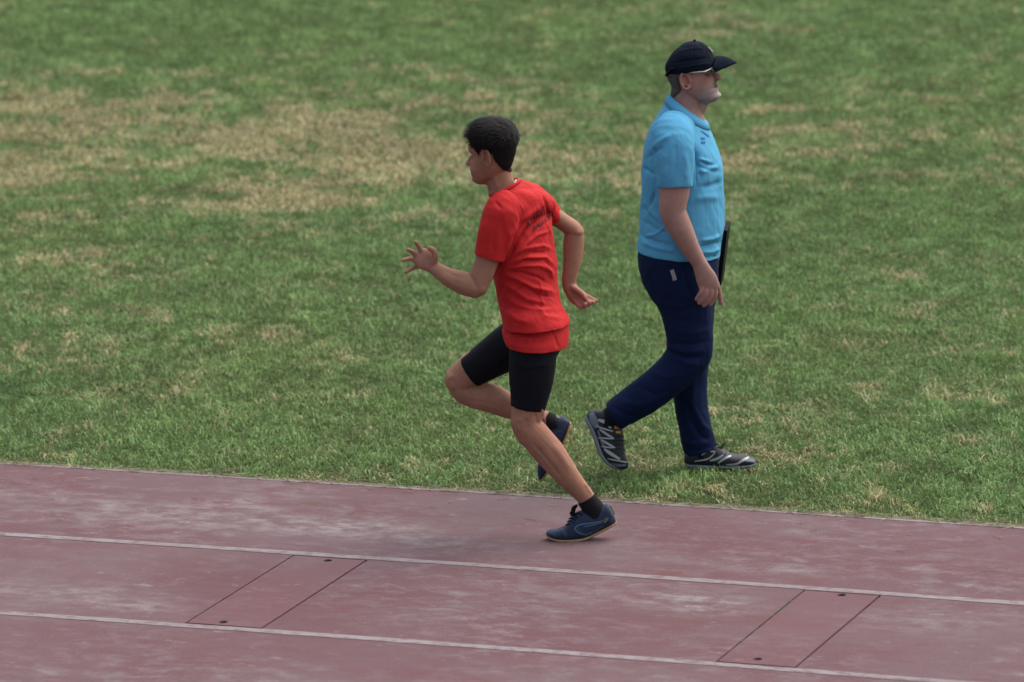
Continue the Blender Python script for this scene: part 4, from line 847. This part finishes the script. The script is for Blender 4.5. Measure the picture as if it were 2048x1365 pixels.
def build_grass(name, N, y0, y1, half, keep_edge=True, wscale=1.0):
    yy = y0 + (y1 - y0) * rng.random(N * 2) ** 1.25; xx = (rng.random(N * 2) * 2 - 1) * (half * yy + np.where(rng.random(N * 2) < .78, .9, 5.5))
    a, b = toAB(np.stack([xx, yy], 1)); e = b - LW
    edge_n = fbm(xx * 5, yy * 5, 71, 3); ok = e > -.012 + .10 * edge_n * (edge_n > .55)
    ok &= rng.random(len(xx)) < np.clip(.35 + e / .12, 0, 1)
    xx, yy = xx[ok][:N], yy[ok][:N]; n = len(xx); d, e, cl = dry_map(xx, yy)
    tuft = fbm(xx * 9, yy * 6, 81, 3); big = fbm(xx * 2.3, yy * 1.5, 83, 3); gap = fbm(xx * 22, yy * 16, 85, 2)
    dist = yy / 25.0
    isdry = rng.random(n) < .9 * smooth01((d - .20) / .52)
    ht = (.011 + .036 * tuft ** 1.6 + .012 * big) * (1 + .9 * np.clip(cl - .5, 0, .3) / .3 * smooth01((d - .2) / .4)) * rng.uniform(.6, 1.3, n); ht *= np.where(isdry, .95, 1.0) * (.40 + .60 * np.clip(e / .3, 0, 1))
    wd = .0029 * rng.uniform(.7, 1.4, n) * dist ** .9 * wscale * np.where(isdry, 1.1, 1)
    az = rng.random(n) * 2 * math.pi; lean = np.clip(rng.normal(1.08, .38, n), .05, 1.5) + np.where(isdry, .15, 0)
    fa = rng.random(n) * 2 * math.pi                       # blade facing
    dx, dy = np.cos(az), np.sin(az); sx, sy = np.cos(fa) * wd, np.sin(fa) * wd
    V = np.zeros((n, 5, 3)); z0 = -.003
    V[:, 0] = np.stack([xx - sx, yy - sy, np.full(n, z0)], 1); V[:, 1] = np.stack([xx + sx, yy + sy, np.full(n, z0)], 1)
    h1, r1_ = ht * .6 * np.cos(lean * .5), ht * .6 * np.sin(lean * .5)
    mx_, my_ = xx + dx * r1_, yy + dy * r1_
    V[:, 2] = np.stack([mx_ + sx * .85, my_ + sy * .85, h1], 1); V[:, 3] = np.stack([mx_ - sx * .85, my_ - sy * .85, h1], 1)
    h2, r2_ = h1 + ht * .5 * np.cos(lean * 1.35), r1_ + ht * .5 * np.sin(lean * 1.35)
    V[:, 4] = np.stack([xx + dx * r2_, yy + dy * r2_, np.maximum(h2, .003)], 1)
    # blade colour
    gA, gB, gC = np.array([.074, .148, .040]), np.array([.158, .268, .092]), np.array([.225, .265, .125])
    t = np.clip(rng.normal(.48, .13, n) + (tuft - .5) * 1.5 + (gap - .5) * .5, 0, 1)[:, None]; c = gA * (1 - t) + gB * t
    m = smooth01((d - .02) / .5)[:, None] * (.35 + .4 * rng.random((n, 1))); c = c * (1 - m) + gC * m * 1.1
    hue = fbm(xx * .9 + 40, yy * .6, 91, 3)[:, None]; c = c * (np.array([.90, .97, .95]) + hue * np.array([.25, .08, .05]))
    sA, sB, sC = np.array([.36, .315, .160]), np.array([.28, .25, .115]), np.array([.42, .38, .225]); q = rng.random((n, 1)); st = np.where(q < .45, sA, np.where(q < .75, sB, sC)) * rng.uniform(.9, 1.1, (n, 1))
    c = np.where(isdry[:, None], st, c); c *= rng.uniform(.93, 1.07, (n, 1)); c *= (.80 + .40 * gap)[:, None] * (.72 + .56 * fbm(xx * 4.2 + 9, yy * 2.6, 95, 3))[:, None]
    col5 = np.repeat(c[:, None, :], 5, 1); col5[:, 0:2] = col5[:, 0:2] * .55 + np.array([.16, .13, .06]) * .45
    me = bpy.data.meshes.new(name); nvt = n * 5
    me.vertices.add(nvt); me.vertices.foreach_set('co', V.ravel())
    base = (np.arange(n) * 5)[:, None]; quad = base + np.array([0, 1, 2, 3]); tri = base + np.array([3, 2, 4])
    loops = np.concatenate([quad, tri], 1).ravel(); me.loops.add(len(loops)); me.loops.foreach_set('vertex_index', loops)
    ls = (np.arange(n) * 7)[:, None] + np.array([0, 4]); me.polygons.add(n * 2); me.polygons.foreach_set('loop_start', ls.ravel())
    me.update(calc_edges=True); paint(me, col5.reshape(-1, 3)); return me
GM = bpy.data.materials.new('grass_blade'); GM.use_nodes = True; n_ = GM.node_tree.nodes; l_ = GM.node_tree.links; b_ = n_['Principled BSDF']
a_ = n_.new('ShaderNodeVertexColor'); a_.layer_name = 'Col'; l_.new(a_.outputs[0], b_.inputs['Base Color']); b_.inputs['Roughness'].default_value = .6; b_.inputs['Specular IOR Level'].default_value = .25
tl = n_.new('ShaderNodeBsdfTranslucent'); l_.new(a_.outputs[0], tl.inputs[0]); mxs = n_.new('ShaderNodeMixShader'); mxs.inputs[0].default_value = .3
l_.new(b_.outputs[0], mxs.inputs[1]); l_.new(tl.outputs[0], mxs.inputs[2]); l_.new(mxs.outputs[0], n_['Material Output'].inputs[0])
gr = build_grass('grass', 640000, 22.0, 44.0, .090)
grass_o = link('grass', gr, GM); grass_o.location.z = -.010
tag(grass_o, 'short green lawn with straw-dry patches beyond the track', 'grass', kind='stuff')
# straws blown onto the track and the verge
S = Soup(); cols = []
def straw(x, y, z, ln, ang, r=.0016, c=(.26, .22, .14)):
    d = np.array([math.cos(ang), math.sin(ang), 0]); s = np.array([-d[1], d[0], 0]) * r; p = np.array([x, y, z]); k = rng.normal(0, .12) * ln; m_ = p + s / r * k
    b = [p - d * ln / 2, m_, p + d * ln / 2]; V = []
    for q in b: V += [q - s, q + s, q + np.array([0, 0, r * 1.6])]
    S.add(V, [(0, 3, 5, 2), (2, 5, 4, 1), (3, 6, 8, 5), (5, 8, 7, 4), (0, 2, 1), (6, 7, 8)]); cols.extend([np.array(c) * rng.uniform(.6, 1.2)] * 9)
for px, py, ln in ((165, 958, .05), (12, 977, .05), (185, 962, .06), (622, 1008, .07), (700, 1030, .03), (1005, 1000, .05), (1627, 1064, .03), (470, 950, .10), (450, 944, .08), (1330, 1010, .06), (1180, 1003, .06), (900, 990, .08), (1985, 1143, .08), (300, 1020, .03), (120, 1040, .03)):
    g = G(px, py, TZ); straw(g[0], g[1], TZ + .004, ln, rng.uniform(-.5, .3), .0016 if ln > .045 else .002)
for k in range(900):
    a = rng.uniform(-5, 5); b = LW + abs(rng.normal(.03, .10)) - .03 if k < 820 else LW - abs(rng.normal(0, .25))
    x, y = AB(a, b); straw(x, y, (TZ + .003 if b < LW else -.002), rng.uniform(.015, .07), rng.normal(-.34, .6), .0012, (.26, .21, .14))
me = from_np('straw', S.v, S.f, False); paint(me, np.array(cols)); tag(link('straw', me, mat('straw', (.4, .3, .2), .8, .2, attr=True)), 'dry straw strewn along the edge of the track', 'straw', kind='stuff')
# moss and weeds in the left joint of the right-hand lid
S = Soup(); L = LIDS[1]
for k in range(260):
    t = rng.beta(3, 2.2); b = L[2] + (L[3] - L[2]) * t; 
    if fbm(np.array([b * 14.0]), np.array([3.0]), 5, 2)[0] < .42: continue
    x, y = AB(L[0] + .006 + rng.normal(0, .004), b); hgt = rng.uniform(.006, .016); az = rng.random() * 6.28; d = np.array([math.cos(az), math.sin(az), 0]); s = np.array([-d[1], d[0], 0]) * .0022; p = np.array([x, y, -.005])
    S.add([p - s, p + s, p + np.array([0, 0, hgt]) + d * hgt * .8], [(0, 1, 2)])
me = from_np('joint_weeds', S.v, S.f, False); paint(me, np.tile(np.array([.10, .14, .05]), (len(S.v), 1))); tag(link('joint_weeds', me, GM), 'small weeds growing along a joint of the right-hand track lid', 'weeds', kind='stuff')
